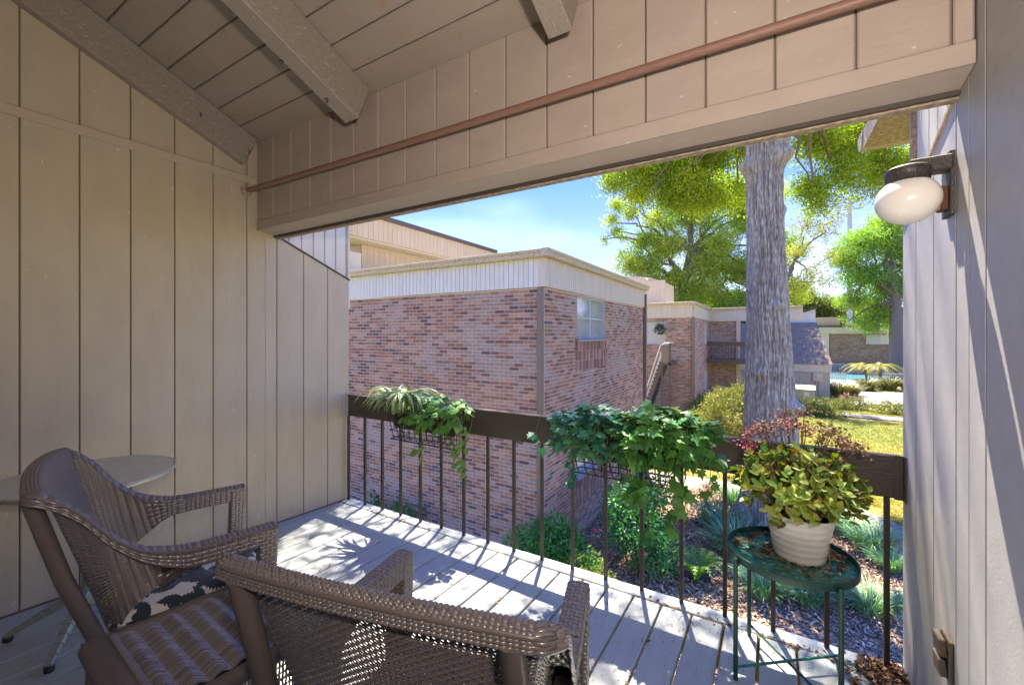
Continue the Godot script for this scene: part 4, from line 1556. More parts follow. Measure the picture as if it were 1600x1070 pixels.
func make_brick_building() -> void:
	rng.seed = 606
	brick_noise.seed = 4
	brick_noise.frequency = 0.55
	brick_noise.fractal_octaves = 3
	var bm := MB.new()
	var h := Vector3(0.1932, 0.0577, 0.03) * 0.5
	var e := 0.003
	var fr := [Vector3(-h.x + e, -h.y + e, h.z), Vector3(h.x - e, -h.y + e, h.z), Vector3(h.x - e, h.y - e, h.z), Vector3(-h.x + e, h.y - e, h.z)]
	var md := [Vector3(-h.x, -h.y, h.z - e), Vector3(h.x, -h.y, h.z - e), Vector3(h.x, h.y, h.z - e), Vector3(-h.x, h.y, h.z - e)]
	bm.quad(fr[0], fr[1], fr[2], fr[3])
	for i in 4:
		var k := (i + 1) % 4
		bm.quad(md[i], md[k], fr[k], fr[i])
		bm.quad(md[i] - Vector3(0, 0, 0.027), md[k] - Vector3(0, 0, 0.027), md[k], md[i])
	brick_mesh = bm.mesh()
	var t := thing("brick_building", "two storey mottled brick apartment building with cream fascia and gutter", "building")
	var top := 2.08
	var x0 := -10.2
	var cx := -3.30
	var cz := -6.455
	var ez := -12.95
	var hh := top - G
	var holesB := [[-(-7.876 - cz), -(-9.563 - cz), 1.17 - G, top + 1 - G], [-(-7.876 - cz), -(-9.563 - cz), -1.55 - G, -0.66 - G]]
	holesB = [[1.421, 3.108, 1.17 - G, 2.056 - G], [1.421, 3.108, -1.55 - G, -0.664 - G]]
	var R := Vector3(0, 0, -1)
	var b := MB.new()
	wall_with_holes(b, Vector3(x0, G - 0.3, cz), Vector3.RIGHT, Vector3.BACK, cx - x0 - 0.0, hh + 0.3, [], 0.2)
	var hb := []
	for q in holesB:
		hb.append([q[0], q[1], q[2] + 0.3, q[3] + 0.3])
	var bo := MB.new()
	wall_with_holes(bo, Vector3(cx, G - 0.3, cz - 0.2), R, Vector3.RIGHT, cz - ez - 0.2, hh + 0.3, [[hb[0][0] - 0.2, hb[0][1] - 0.2, hb[0][2], hb[0][3]], [hb[1][0] - 0.2, hb[1][1] - 0.2, hb[1][2], hb[1][3]]], 0.2)
	add(b, "wall", M.mortar, t)
	add(bo, "wall", M.mortar, t)
	var bk := MB.new()
	bk.box(Vector3(x0, G - 0.3, ez - 0.2), Vector3(cx, top, ez))
	bk.box(Vector3(x0 - 0.2, G - 0.3, ez), Vector3(x0, top, cz))
	add(bk, "wall", M.mortar, t)
	# soldier bricks under both windows take the place of the courses there
	var soldier := []
	for q in holesB:
		soldier.append([q[0] - 0.09, q[1] + 0.09, q[2] - 0.62, q[2] - 0.02])
	var list := brick_list(Vector3(x0, G, cz), Vector3.RIGHT, Vector3.BACK, cx - x0 - 0.115, hh, [])
	list.append_array(brick_list(Vector3(cx, G, cz - 0.01), R, Vector3.RIGHT, cz - ez - 0.02, hh, holesB + soldier))
	for q in soldier:
		var n := int((q[1] - q[0]) / 0.0677)
		for row in 3:
			for i in n:
				var p: Vector3 = Vector3(cx, G + q[2] + 0.1 + row * 0.2, cz - 0.01) + R * (q[0] + (i + 0.5) * (q[1] - q[0]) / n) + Vector3.RIGHT * (-0.008 + (0.02 if row == 2 else 0.0))
				var c := [Color(0.34, 0.20, 0.145) * rnd(0.6, 1.5), i % 3 == 0]
				list.append([Transform3D(Basis(R, Vector3.UP, Vector3.RIGHT) * Basis(Vector3.BACK, PI / 2), p), c[0], c[1]])
	lay_bricks(list, t, 300)
	for q in holesB:
		window(t, Vector3(cx, G + q[2], cz) + R * q[0], R, Vector3.RIGHT, q[1] - q[0], q[3] - q[2], 2, 2)
		b = MB.new()
		b.cbox(Transform3D(Basis(R, Vector3.UP, Vector3.RIGHT) * Basis(Vector3.RIGHT, 0.18), Vector3(cx - 0.0, G + q[2] - 0.005, cz) + R * (q[0] + q[1]) * 0.5), Vector3(q[1] - q[0] + 0.2, 0.05, 0.16), 0.006)
		add(b, "sill", M.stone_sill, t)
	# fascia, gutter, downspouts, roof
	b = MB.new()
	strips(b, Vector3(x0, top + 0.004, cz + 0.03), Vector3.RIGHT, Vector3.BACK, cx - x0 - 0.08, 0.50, 0.1)
	add(b, "fascia", M.white_siding, t)
	b = MB.new()
	strips(b, Vector3(cx + 0.03, top + 0.004, cz - 0.05), R, Vector3.RIGHT, cz - ez + 0.05, 0.50, 0.1)
	add(b, "fascia", M.cream_siding, t)
	b = MB.new()
	b.box(Vector3(cx - 0.085, top + 0.004, cz - 0.045), Vector3(cx + 0.046, top + 0.504, cz + 0.046))
	add(b, "corner_board", M.cream_siding, t)
	gutter_run(t, Vector3(x0, top + 0.50, cz + 0.044), Vector3(cx + 0.045, top + 0.50, cz + 0.044), Vector3.BACK)
	gutter_run(t, Vector3(cx + 0.044, top + 0.50, cz + 0.18), Vector3(cx + 0.044, top + 0.50, ez - 0.1), Vector3.RIGHT)
	b = MB.new()
	b.cbox(Transform3D(Basis(), Vector3(cx - 0.055, (G + top) * 0.5, cz + 0.036)), Vector3(0.105, hh - 0.01, 0.07), 0.008)
	add(b, "downspout", M.downspout, t)
	b = MB.new()
	b.cbox(Transform3D(Basis(), Vector3(cx + 0.05, (G + top) * 0.5 + 0.1, ez - 0.06)), Vector3(0.08, hh + 0.6, 0.1), 0.008)
	add(b, "downspout", M.downspout, t)
	b = MB.new()
	b.box(Vector3(x0 - 0.2, top + 0.45, ez - 0.2), Vector3(cx + 0.02, top + 0.6, cz + 0.02))
	add(b, "roof", M.roof_gravel, t)
	# raised storey over the flat roof
	var fx := -8.6
	b = MB.new()
	strips(b, Vector3(fx, 3.66, -6.56), R, Vector3.RIGHT, 6.4, 0.60, 0.16)
	add(b, "upper_fascia", M.peach_siding, t)
	b = MB.new()
	b.box(Vector3(fx - 4.0, 4.22, -13.0), Vector3(fx + 0.05, 4.34, -6.4))
	add(b, "upper_roof", M.roof_brown, t)
	b = MB.new()
	b.box(Vector3(fx - 1.0, 3.62, -12.96), Vector3(fx - 0.045, 3.66, -6.56))
	add(b, "upper_soffit", M.cream_siding, t)
	b = MB.new()
	strips(b, Vector3(fx - 0.55, top + 0.6, -7.45), R, Vector3.RIGHT, 5.5, 1.02, 0.2)
	b.box(Vector3(fx - 4, top + 0.6, -12.9), Vector3(fx - 0.6, 3.62, -7.45))
	add(b, "upper_wall", M.peach_siding, t)
	var ac := thing("air_conditioner", "pale roof air conditioner box beside the peach upper wall", "air conditioner", Vector3(-9.0, top + 0.6, -6.95))
	b = MB.new()
	b.cbox(Transform3D(Basis(), Vector3(0, 0.32, 0)), Vector3(0.5, 0.62, 0.36), 0.02)
	add(b, "casing", M.cream_siding, ac)
	b = MB.new()
	for k in 9:
		b.box(Vector3(-0.2, 0.1 + k * 0.05, 0.181), Vector3(0.2, 0.12 + k * 0.05, 0.19))
	add(b, "grille", M.pole_grey, ac, true)


func make_far_buildings() -> void:
	rng.seed = 707
	# second brick building, its wing and open gallery
	var t := thing("brick_building", "farther brick apartment building with gallery and outside stair", "building")
	var cx := -3.18
	var cz := -21.57
	var top := 2.08
	var hh := top - G
	var R := Vector3(0, 0, -1)
	var b := MB.new()
	wall_with_holes(b, Vector3(-9.0, G - 0.3, cz), Vector3.RIGHT, Vector3.BACK, 9.0 + cx, hh + 0.3, [[3.0, 4.55, 0.3 + 0.75 - G, 0.3 + 1.95 - G]], 0.2)
	add(b, "wall", M.mortar, t)
	b = MB.new()
	wall_with_holes(b, Vector3(cx, G - 0.3, cz - 0.2), R, Vector3.RIGHT, 5.9, hh + 0.3, [[3.3, 4.6, 0.3 + 0.7 - G, 0.3 + 1.95 - G], [3.3, 4.6, 0.3 - 1.9 - G, 0.3 - 0.7 - G]], 0.2)
	add(b, "wall", M.mortar, t)
	b = MB.new()
	b.box(Vector3(cx - 0.2, G - 0.3, -27.9), Vector3(-1.75, top, -27.7))
	b.box(Vector3(-9.0, G - 0.3, -32), Vector3(-8.8, top, cz - 0.2))
	add(b, "wall", M.mortar, t)
	var list := brick_list(Vector3(-9.0, G, cz), Vector3.RIGHT, Vector3.BACK, 9.0 + cx - 0.02, hh, [[3.0, 4.55, 0.75 - G, 1.95 - G]])
	list.append_array(brick_list(Vector3(cx, G, cz - 0.02), R, Vector3.RIGHT, 6.1, hh, [[3.5, 4.8, 0.7 - G, 1.95 - G], [3.5, 4.8, -1.9 - G, -0.7 - G]]))
	list.append_array(brick_list(Vector3(cx, G, -27.7), Vector3.RIGHT, Vector3.BACK, cx * -1.0 - 1.75, hh, []))
	lay_bricks(list, t, 0)
	window(t, Vector3(-6.0, 0.75, cz), Vector3.RIGHT, Vector3.BACK, 1.55, 1.2, 1, 2)
	window(t, Vector3(cx, 0.7, cz - 3.5), R, Vector3.RIGHT, 1.3, 1.25, 1, 2)
	window(t, Vector3(cx, -1.9, cz - 3.5), R, Vector3.RIGHT, 1.3, 1.2, 1, 2)
	b = MB.new()
	strips(b, Vector3(-9.0, top, cz + 0.03), Vector3.RIGHT, Vector3.BACK, 9.0 + cx, 0.62, 0.16)
	add(b, "fascia", M.cream_siding, t)
	b = MB.new()
	strips(b, Vector3(cx + 0.03, top, cz), R, Vector3.RIGHT, 6.1, 0.62, 0.16)
	add(b, "fascia", M.cream_siding, t)
	b = MB.new()
	strips(b, Vector3(cx, top - 0.05, -27.66), Vector3.RIGHT, Vector3.BACK, 4.6, 0.67, 0.16)
	add(b, "fascia", M.cream_siding, t)
	gutter_run(t, Vector3(-9, top + 0.60, cz + 0.04), Vector3(cx + 0.04, top + 0.60, cz + 0.04), Vector3.BACK)
	gutter_run(t, Vector3(cx + 0.04, top + 0.60, cz + 0.17), Vector3(cx + 0.04, top + 0.60, -27.6), Vector3.RIGHT)
	gutter_run(t, Vector3(cx + 0.18, top + 0.60, -27.64), Vector3(1.4, top + 0.60, -27.64), Vector3.BACK)
	b = MB.new()
	b.box(Vector3(-9.0, top + 0.6, -32), Vector3(cx + 0.02, top + 0.72, cz))
	b.box(Vector3(cx + 0.02, top + 0.6, -29.2), Vector3(1.4, top + 0.72, -27.66))
	add(b, "roof", M.roof_gravel, t)
	b = MB.new()
	b.cbox(Transform3D(Basis(), Vector3(cx + 0.03, (G + top) * 0.5, cz + 0.05)), Vector3(0.13, hh, 0.09), 0.0)
	add(b, "downspout", M.downspout, t)
	b = MB.new()
	b.box(Vector3(cx + 0.02, -0.36, -27.64), Vector3(0.9, -0.14, -26.4))
	add(b, "gallery_floor", M.timber, t)
	b = MB.new()
	b.box(Vector3(cx + 0.02, 0.62, -26.46), Vector3(0.9, 0.86, -26.42))
	add(b, "gallery_rail", M.timber, t)
	for k in 28:
		b = MB.new()
		b.box(Vector3(cx + 0.1 + k * 0.145, -0.14, -26.45), Vector3(cx + 0.12 + k * 0.145, 0.62, -26.43))
		add(b, "baluster", M.timber, t)
	for px in [cx + 2.3]:
		b = MB.new()
		b.box(Vector3(px - 0.07, G, -26.55), Vector3(px + 0.07, top - 0.05, -26.47))
		add(b, "post", M.timber, t)
	b = MB.new()
	b.box(Vector3(-1.75, G, -27.75), Vector3(-1.55, top, -27.6))
	add(b, "corner_board", M.peach_siding, t)
	# the clerestory on its roof
	var c := thing("clerestory", "peach clerestory box with slanted side on the farther roof", "clerestory")
	b = MB.new()
	b.prism([Vector3(-8.0, top + 0.72, -26.4), Vector3(-5.3, top + 0.72, -26.4), Vector3(-6.6, 4.75, -26.4), Vector3(-8.0, 4.9, -26.4)], Vector3(0, 0, -3.0))
	add(b, "slanted_wall", M.peach_siding, c)
	b = MB.new()
	strips(b, Vector3(-6.45, top + 0.72, -26.3), Vector3.RIGHT, Vector3.BACK, 1.05, 1.7, 0.3)
	b.prism([Vector3(-6.45, top + 0.72, -26.36), Vector3(-5.4, top + 0.72, -26.36), Vector3(-5.4, 4.35, -26.36), Vector3(-6.45, 4.75, -26.36)], Vector3(0, 0, -2.5))
	add(b, "front_wall", M.peach_siding, c)
	# outside stair
	var s := thing("outside_stair", "steep outside stair with pale handrails against the farther brick building", "stair")
	for k in 15:
		var q := k / 14.0
		b = MB.new()
		var p := Vector3(lerpf(-5.15, -4.3, q), lerpf(G + 0.15, 0.0, q), -20.6)
		b.box(p + Vector3(-0.12, -0.03, -0.45), p + Vector3(0.12, 0.03, 0.45))
		add(b, "tread", M.timber, s)
	for z in [-20.12, -21.1]:
		b = MB.new()
		b.bar(Vector3(-5.2, G, z), Vector3(-4.25, 0.0, z), 0.05, 0.17)
		add(b, "stringer", M.timber, s)
		b = MB.new()
		b.tube(PackedVector3Array([Vector3(-5.15, G + 0.95, z), Vector3(-4.35, 0.75, z), Vector3(-4.15, 0.88, z), Vector3(-3.95, 0.88, z)]), 0.03, 6)
		b.tube(PackedVector3Array([Vector3(-5.15, G + 0.6, z), Vector3(-4.3, 0.45, z)]), 0.022, 6)
		add(b, "handrail", M.white_siding, s)
	b = MB.new()
	b.box(Vector3(-4.3, -0.12, -21.5), Vector3(-3.9, 0.0, -20.1))
	add(b, "landing", M.timber, s)
	b = MB.new()
	b.box(Vector3(-4.32, G, -20.18), Vector3(-4.24, 0.0, -20.1))
	b.box(Vector3(-3.98, G, -20.18), Vector3(-3.9, 0.88, -20.1))
	add(b, "posts", M.timber, s)
	b = MB.new()
	b.box(Vector3(-4.3, 0.0, -20.13), Vector3(-3.95, 0.8, -20.1))
	add(b, "screen_panel", M.downspout, s)
	var hp := thing("hanging_plant", "small hanging plant under the farther building's fascia", "plant", Vector3(-4.62, 1.55, -21.3))
	b = MB.new()
	b.lathe([Vector2(0.01, -0.1), Vector2(0.12, -0.08), Vector2(0.16, 0.06), Vector2(0.01, 0.08)], Vector3.ZERO, 12)
	b.tube(PackedVector3Array([Vector3(0, 0.05, 0), Vector3(0, 0.5, 0)]), 0.01, 4)
	add(b, "pot", M.downspout, hp)
	b = MB.new()
	for k in 60:
		var d := rdir() * 0.22
		b.col = Color(0.07, 0.12, 0.03) * rnd(0.6, 1.5)
		b.quad(d, d + rdir() * 0.1, d + rdir() * 0.12 + Vector3(0, -0.05, 0), d + rdir() * 0.1)
	add(b, "foliage", M.far_leaf, hp)

	# pool house
	var ph := thing("pool_house", "low pool house with brown shingle roof and tan board walls", "house")
	var z0 := -33.5
	var xa := -4.5
	var xb := 3.12
	var eave := -0.64
	b = MB.new()
	strips(b, Vector3(xa, G, z0), Vector3.RIGHT, Vector3.BACK, xb - xa, eave - 0.5 - G, 0.2)
	b.box(Vector3(xa, G, z0 - 6), Vector3(xb, eave - 0.05, z0 - 0.05))
	add(b, "wall", M.siding, ph)
	b = MB.new()
	strips(b, Vector3(xa - 0.1, eave - 0.5, z0 + 0.09), Vector3.RIGHT, Vector3.BACK, xb - xa + 0.2, 0.5, 0.2)
	b.box(Vector3(xb + 0.06, eave - 0.5, z0 - 6), Vector3(xb + 0.1, eave, z0 + 0.05))
	add(b, "fascia", M.cream_siding, ph)
	# shingle courses
	var rise := 2.72
	var run := 2.9
	var rows := 24
	for j in rows:
		b = MB.new()
		var q0 := j / float(rows)
		var q1 := (j + 1.15) / rows
		var half0 := lerpf(0.0, 0.62, q0)
		var y0 := eave + rise * q0
		var za := z0 + 0.16 - run * q0
		var x := xa - 0.12 + (0.0 if j % 2 == 0 else -0.15)
		while x < xb + 0.12 - half0:
			var e := minf(x + 0.3, xb + 0.12 - half0)
			var k := rnd(0.8, 1.15)
			b.col = Color(k, k, k)
			b.quad(Vector3(x + 0.006, y0 + 0.012, za), Vector3(e, y0 + 0.012, za), Vector3(e, eave + rise * q1, z0 + 0.16 - run * q1), Vector3(x + 0.006, eave + rise * q1, z0 + 0.16 - run * q1))
			b.quad(Vector3(x + 0.006, y0 - 0.01, za), Vector3(e, y0 - 0.01, za), Vector3(e, y0 + 0.012, za), Vector3(x + 0.006, y0 + 0.012, za))
			x += 0.3
		add(b, "shingle_course", M.shingle, ph)
	b = MB.new()
	b.prism([Vector3(xa, eave - 0.04, z0 + 0.1), Vector3(xb + 0.08, eave - 0.04, z0 + 0.1), Vector3(xb - 0.55, eave + rise, z0 + 0.1 - run), Vector3(xa, eave + rise, z0 + 0.1 - run)], Vector3(0, -0.05, -3.0))
	add(b, "roof_deck", M.roof_brown, ph)
	b = MB.new()   # white clerestory wedge on top
	b.prism([Vector3(-1.0, eave + rise, -36.6), Vector3(2.6, eave + rise, -36.6), Vector3(2.6, 3.05, -36.6), Vector3(2.0, 2.85, -36.6), Vector3(-1.0, eave + rise + 0.15, -36.6)], Vector3(0, 0, -0.4))
	add(b, "roof_wedge", M.white_siding, ph)
	b = MB.new()
	b.bar(Vector3(-1.1, eave + rise + 0.2, -36.55), Vector3(2.7, 3.12, -36.55), 0.3, 0.08)
	add(b, "wedge_edge", M.roof_brown, ph)
	var mb := thing("meter_box", "small tan electric meter box with round dial on the pool house", "meter box", Vector3(2.47, -1.46, z0 + 0.02))
	b = MB.new()
	b.cbox(Transform3D(Basis(), Vector3(0, 0, 0.05)), Vector3(0.48, 0.55, 0.13), 0.02)
	add(b, "casing", M.peach_siding, mb)
	b = MB.new()
	b.tube(PackedVector3Array([Vector3(0.06, 0.05, 0.1), Vector3(0.06, 0.05, 0.2)]), 0.11, 16)
	add(b, "dial", M.white_paint, mb)
	b = MB.new()
	b.tube(PackedVector3Array([Vector3(-0.05, -0.27, 0.06), Vector3(-0.05, -1.29, 0.06)]), 0.03, 8)
	b.tube(PackedVector3Array([Vector3(0.1, -0.27, 0.06), Vector3(0.1, -1.29, 0.06)]), 0.025, 8)
	add(b, "conduit", M.peach_siding, mb)
	var tf := thing("transformer_box", "squat olive green transformer box on a concrete pad", "transformer", Vector3(1.35, G, -30.7), -0.1)
	b = MB.new()
	b.box(Vector3(-0.95, -0.05, -0.7), Vector3(0.95, 0.09, 0.7))
	add(b, "pad", M.concrete, tf)
	b = MB.new()
	b.cbox(Transform3D(Basis(), Vector3(0, 0.45, 0)), Vector3(1.6, 0.72, 1.1), 0.03)
	add(b, "cabinet", M.transformer_green, tf)
	b = MB.new()
	b.prism([Vector3(-0.85, 0.812, 0.6), Vector3(0.85, 0.812, 0.6), Vector3(0.82, 0.97, 0.2), Vector3(-0.82, 0.97, 0.2)], Vector3(0, 0, -0.85))
	add(b, "lid", M.transformer_green, tf)
	b = MB.new()
	b.box(Vector3(0.3, 0.42, 0.552), Vector3(0.58, 0.66, 0.558))
	add(b, "notice_plate", M.white_paint, tf)

	# clubhouse beyond the pool
	var ch := thing("brick_clubhouse", "low brick clubhouse with arched window beyond the pool", "building")
	var kz := -56.0
	var kx0 := 5.2
	var kx1 := 11.6
	b = MB.new()
	b.box(Vector3(kx0, G, kz - 8), Vector3(kx1, 1.35, kz - 0.005))
	b.box(Vector3(kx0 - 9, G, kz - 9), Vector3(kx0 - 0.01, 1.6, kz - 2))
	add(b, "wall", M.mortar, ch)
	var kl := brick_list(Vector3(kx0, G, kz), Vector3.RIGHT, Vector3.BACK, kx1 - kx0, 4.1, [[3.0, 5.0, 3.0, 4.0]])
	for q in kl:
		q[1] = q[1] * 0.8
	lay_bricks(kl, ch, 0)
	b = MB.new()
	b.box(Vector3(kx0 - 1.2, 1.35, kz - 8), Vector3(kx1 + 0.4, 2.0, kz + 0.3))
	b.box(Vector3(kx0 - 1.15, G, kz - 0.4), Vector3(kx0 - 0.05, 1.35, kz + 0.1))
	add(b, "fascia", M.cream_siding, ch)
	b = MB.new()
	strips(b, Vector3(kx1 + 0.1, G, kz - 0.3), Vector3.RIGHT, Vector3.BACK, 3.0, 4.1, 0.3)
	b.box(Vector3(kx0 - 2.0, 2.0, kz - 6), Vector3(kx0 + 1.0, 3.1, kz - 1))
	add(b, "side_wall", M.peach_siding, ch)
	b = MB.new()
	b.box(Vector3(kx0 - 9, 2.01, kz - 9), Vector3(kx1 + 3.2, 2.2, kz + 0.35))
	add(b, "roof", M.roof_brown, ch)
	window(ch, Vector3(kx0 + 3.0, G + 3.0, kz + 0.02), Vector3.RIGHT, Vector3.BACK, 2.0, 1.0, 2, 1, 0.0)
	# pool, fences
	var po := setting("pool_water", "turquoise swimming pool behind the white fence", "pool")
	b = MB.new()
	b.quad(Vector3(3.3, G + 0.03, -47.5), Vector3(9.6, G + 0.03, -47.5), Vector3(9.6, G + 0.03, -58), Vector3(3.3, G + 0.03, -58))
	add(b, "water", M.pool_water, po)
	for f in [[Vector3(3.3, G, -41.9), Vector3(4.95, G, -42.4), "white picket fence panel beside the pool house"], [Vector3(6.6, G, -43.6), Vector3(10.6, G, -44.8), "white picket fence in front of the pool by the palms"], [Vector3(4.4, G, -59.4 + 4.2), Vector3(13.0, G, -55.2), "distant white picket fence on the far side of the pool"]]:
		var fe := thing("picket_fence", f[2], "fence", f[0], 0.0, "white pool fences")
		var d: Vector3 = f[1] - f[0]
		var n := int(d.length() / 0.13)
		for y in [0.12, 0.92]:
			b = MB.new()
			b.bar(Vector3(0, y, 0), d + Vector3(0, y, 0), 0.04, 0.05)
			add(b, "rail", M.white_paint, fe)
		var pk := MB.new()
		pk.box(Vector3(-0.02, 0.02, -0.02), Vector3(0.02, 1.0, 0.02))
		var pm := pk.mesh()
		for k in n + 1:
			place(pm, "picket", M.white_paint, fe, Transform3D(Basis(), d * (k / float(n))))
	# tall floodlight pole
	var lp := thing("floodlight_pole", "tall grey floodlight pole rising behind the trees", "pole", Vector3(9.7, G, -79.0))
	b = MB.new()
	b.tube(PackedVector3Array([Vector3.ZERO, Vector3(0, 10, 0), Vector3(0, 23.5, 0)]), [0.42, 0.36, 0.26], 14)
	add(b, "shaft", M.pole_grey, lp)
	b = MB.new()
	for y in [22.3, 23.3]:
		b.box(Vector3(-1.6, y - 0.08, -0.1), Vector3(1.6, y + 0.08, 0.1))
	add(b, "crossarm", M.pole_grey, lp)
	for k in 6:
		b = MB.new()
		b.cbox(Transform3D(Basis(Vector3.RIGHT, 0.4), Vector3(-1.3 + 1.3 * (k % 3), 22.7 + int(k / 3), 0.2)), Vector3(0.6, 0.45, 0.3), 0.05)
		add(b, "floodlight", M.pole_grey, lp)


# ---------------------------------------------------------------- ground and garden
func make_ground() -> void:
	rng.seed = 808
	var nz := FastNoiseLite.new()
	nz.seed = 2
	nz.frequency = 0.15
	var g := setting("ground", "lawn and soil around the apartment buildings", "ground")
	var b := MB.new()
	b.grid(90, 90, func(u, v):
		var x: float = signf(u - 0.5) * pow(absf(u * 2.0 - 1.0), 2.4) * 160.0
		var z: float = -12.0 + signf(v - 0.5) * pow(absf(v * 2.0 - 1.0), 2.4) * 160.0
		return Vector3(x, G + 0.02 * nz.get_noise_2d(x, z) - 0.02, z), true)
	add(b, "lawn", M.lawn, g)
	# mulched bed under the tree
	var bed := setting("garden_bed", "brown mulched garden bed below the balcony", "garden bed")
	b = MB.new()
	var poly := []
	for k in 64:
		var a := TAU * k / 64.0
		var r := 1.0 + 0.08 * nz.get_noise_2d(cos(a) * 20.0, sin(a) * 20.0)
		poly.append(Vector3(-0.9 + cos(a) * 3.1 * r, G + 0.012, -8.5 + sin(a) * 3.4 * r))
	poly.reverse()
	for k in 64:
		b.tri(Vector3(-0.9, G + 0.012, -8.5), poly[k], poly[(k + 1) % 64])
	add(b, "mulch", M.mulch, bed)
	# concrete walk
	var w := setting("path", "pale concrete garden path curving past the big tree", "path")
	var mid := [Vector2(-4.6, -12.2), Vector2(-2.0, -12.35), Vector2(-0.4, -12.55), Vector2(0.8, -12.45), Vector2(1.65, -11.9), Vector2(2.1, -10.9), Vector2(2.45, -9.6), Vector2(2.75, -7.6), Vector2(3.1, -4.0)]
	var pts := []
	for i in 81:
		var f := i / 80.0 * (mid.size() - 1)
		var k := mini(int(f), mid.size() - 2)
		var p: Vector2 = mid[k].cubic_interpolate(mid[k + 1], mid[maxi(k - 1, 0)], mid[mini(k + 2, mid.size() - 1)], f - k)
		pts.append(p)
	for s in 10:   # slabs with joints
		b = MB.new()
		for i in range(s * 8, s * 8 + 8):
			var q := []
			for j in [i, i + 1]:
				var p: Vector2 = pts[j]
				if j == s * 8 + 8:
					p = p.lerp(pts[j - 1], 0.03)
				var d: Vector2 = (pts[mini(j + 1, 80)] - pts[maxi(j - 1, 0)]).normalized().orthogonal() * 0.5
				q.append(Vector3(p.x + d.x, G + 0.03, p.y + d.y))
				q.append(Vector3(p.x - d.x, G + 0.03, p.y - d.y))
			if (q[1] - q[0]).cross(q[2] - q[0]).y > 0:
				b.quad(q[0], q[1], q[3], q[2])
			else:
				b.quad(q[0], q[2], q[3], q[1])
			for e in [0, 1]:
				b.quad(q[e], q[e + 2], q[e + 2] - Vector3(0, 0.06, 0), q[e] - Vector3(0, 0.06, 0))
		add(b, "slab", M.concrete, w)
	var dr := setting("pavement", "sunlit concrete pavement in front of the pool", "pavement")
	b = MB.new()
	b.poly([Vector3(3.9, G + 0.02, -30.9), Vector3(9.5, G + 0.02, -33.5), Vector3(12, G + 0.02, -40.5), Vector3(5.2, G + 0.02, -38.0)])
	b.poly([Vector3(3.0, G + 0.024, -27.4), Vector3(2.9, G + 0.024, -26.3), Vector3(12, G + 0.024, -25.5), Vector3(12, G + 0.024, -26.7)])
	b.poly([Vector3(2.9, G + 0.01, -42.5), Vector3(16, G + 0.01, -45.5), Vector3(16, G + 0.01, -60), Vector3(2.9, G + 0.01, -60)])
	for k in b.n.size():
		b.n[k] = Vector3.UP
	add(b, "concrete_sheet", M.concrete, dr)
	# litter on the mulch, grass on the lawns
	var chip := chip_mesh()
	var q := Many.new()
	for k in 26000:
		var a := rnd(0, TAU)
		var r := sqrt(rng.randf())
		var p := Vector3(-0.9 + cos(a) * 3.3 * r, G + 0.018 + rng.randf() * 0.02, -8.5 + sin(a) * 3.6 * r)
		if p.x < -3.25:
			continue
		var tone := nz.get_noise_2d(p.x * 9.0, p.z * 9.0)
		var w2 := rng.randf()
		var c := Color(0.27, 0.18, 0.115) if w2 < 0.35 else (Color(0.48, 0.35, 0.23) if w2 < 0.72 else (Color(0.66, 0.52, 0.37) if w2 < 0.93 else Color(0.07, 0.05, 0.05)))
		q.put(Transform3D(Basis(Vector3.UP, rnd(0, TAU)) * Basis(Vector3.RIGHT, rnd(-0.7, 0.7)) * Basis().scaled(Vector3.ONE * rnd(0.025, 0.075)), p), c * (1.0 + 0.5 * tone))
	tag(many(q, chip, "mulch_chips", M.litter, self), "bark chips and dead leaves covering the garden bed", "mulch")
	var tuft := MB.new()
	for k in 9:
		var a := rnd(0, TAU)
		var d := Vector3(cos(a), 0, sin(a))
		var o := Vector3(rnd(-0.5, 0.5), 0, rnd(-0.5, 0.5))
		var s := Vector3(-d.z, 0, d.x) * 0.05
		var tip := o + d * rnd(0.1, 0.6) + Vector3(0, rnd(0.6, 1.0), 0)
		tuft.quad(o - s, o + s, tip + s * 0.2, tip - s * 0.2)
	var tm := tuft.mesh()
	q = Many.new()
	for k in 52000:
		var p := Vector3.ZERO
		if k < 36000:
			p = Vector3(rnd(0.2, 9.0), G, rnd(-29.5, -13.0))
		elif k < 43000:
			p = Vector3(rnd(2.2, 6.0), G, rnd(-13.0, -8.0))
		elif k < 47000:
			p = Vector3(rnd(-1.2, 3.0), G, rnd(-6.3, -3.6))
		else:
			p = Vector3(rnd(-4.0, 3.0), G, rnd(-20.0, -13.0))
		if p.z > -8.0 and nz.get_noise_2d(p.x * 4.0, p.z * 4.0) < 0.02:
			continue
		if p.z < -25.4 and p.z > -27.4 and p.x > 2.9:
			continue
		var near := false
		for m in range(0, 81, 4):
			if Vector2(p.x, p.z).distance_squared_to(pts[m]) < 0.3:
				near = true
		if near:
			continue
		var y := nz.get_noise_2d(p.x * 1.2 + 50.0, p.z * 1.2) + rng.randfn() * 0.25
		var c := Color(0.17, 0.235, 0.022).lerp(Color(0.38, 0.32, 0.03), clampf(0.65 + y * 1.1, 0.0, 1.0))
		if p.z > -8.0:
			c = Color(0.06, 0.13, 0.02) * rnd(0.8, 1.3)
		q.put(Transform3D(Basis(Vector3.UP, rnd(0, TAU)) * Basis().scaled(Vector3(0.11, rnd(0.035, 0.075), 0.11)), p), c * rnd(0.8, 1.2))
	tag(many(q, tm, "grass", M.blade, self), "short yellowing lawn grass around the path", "grass")


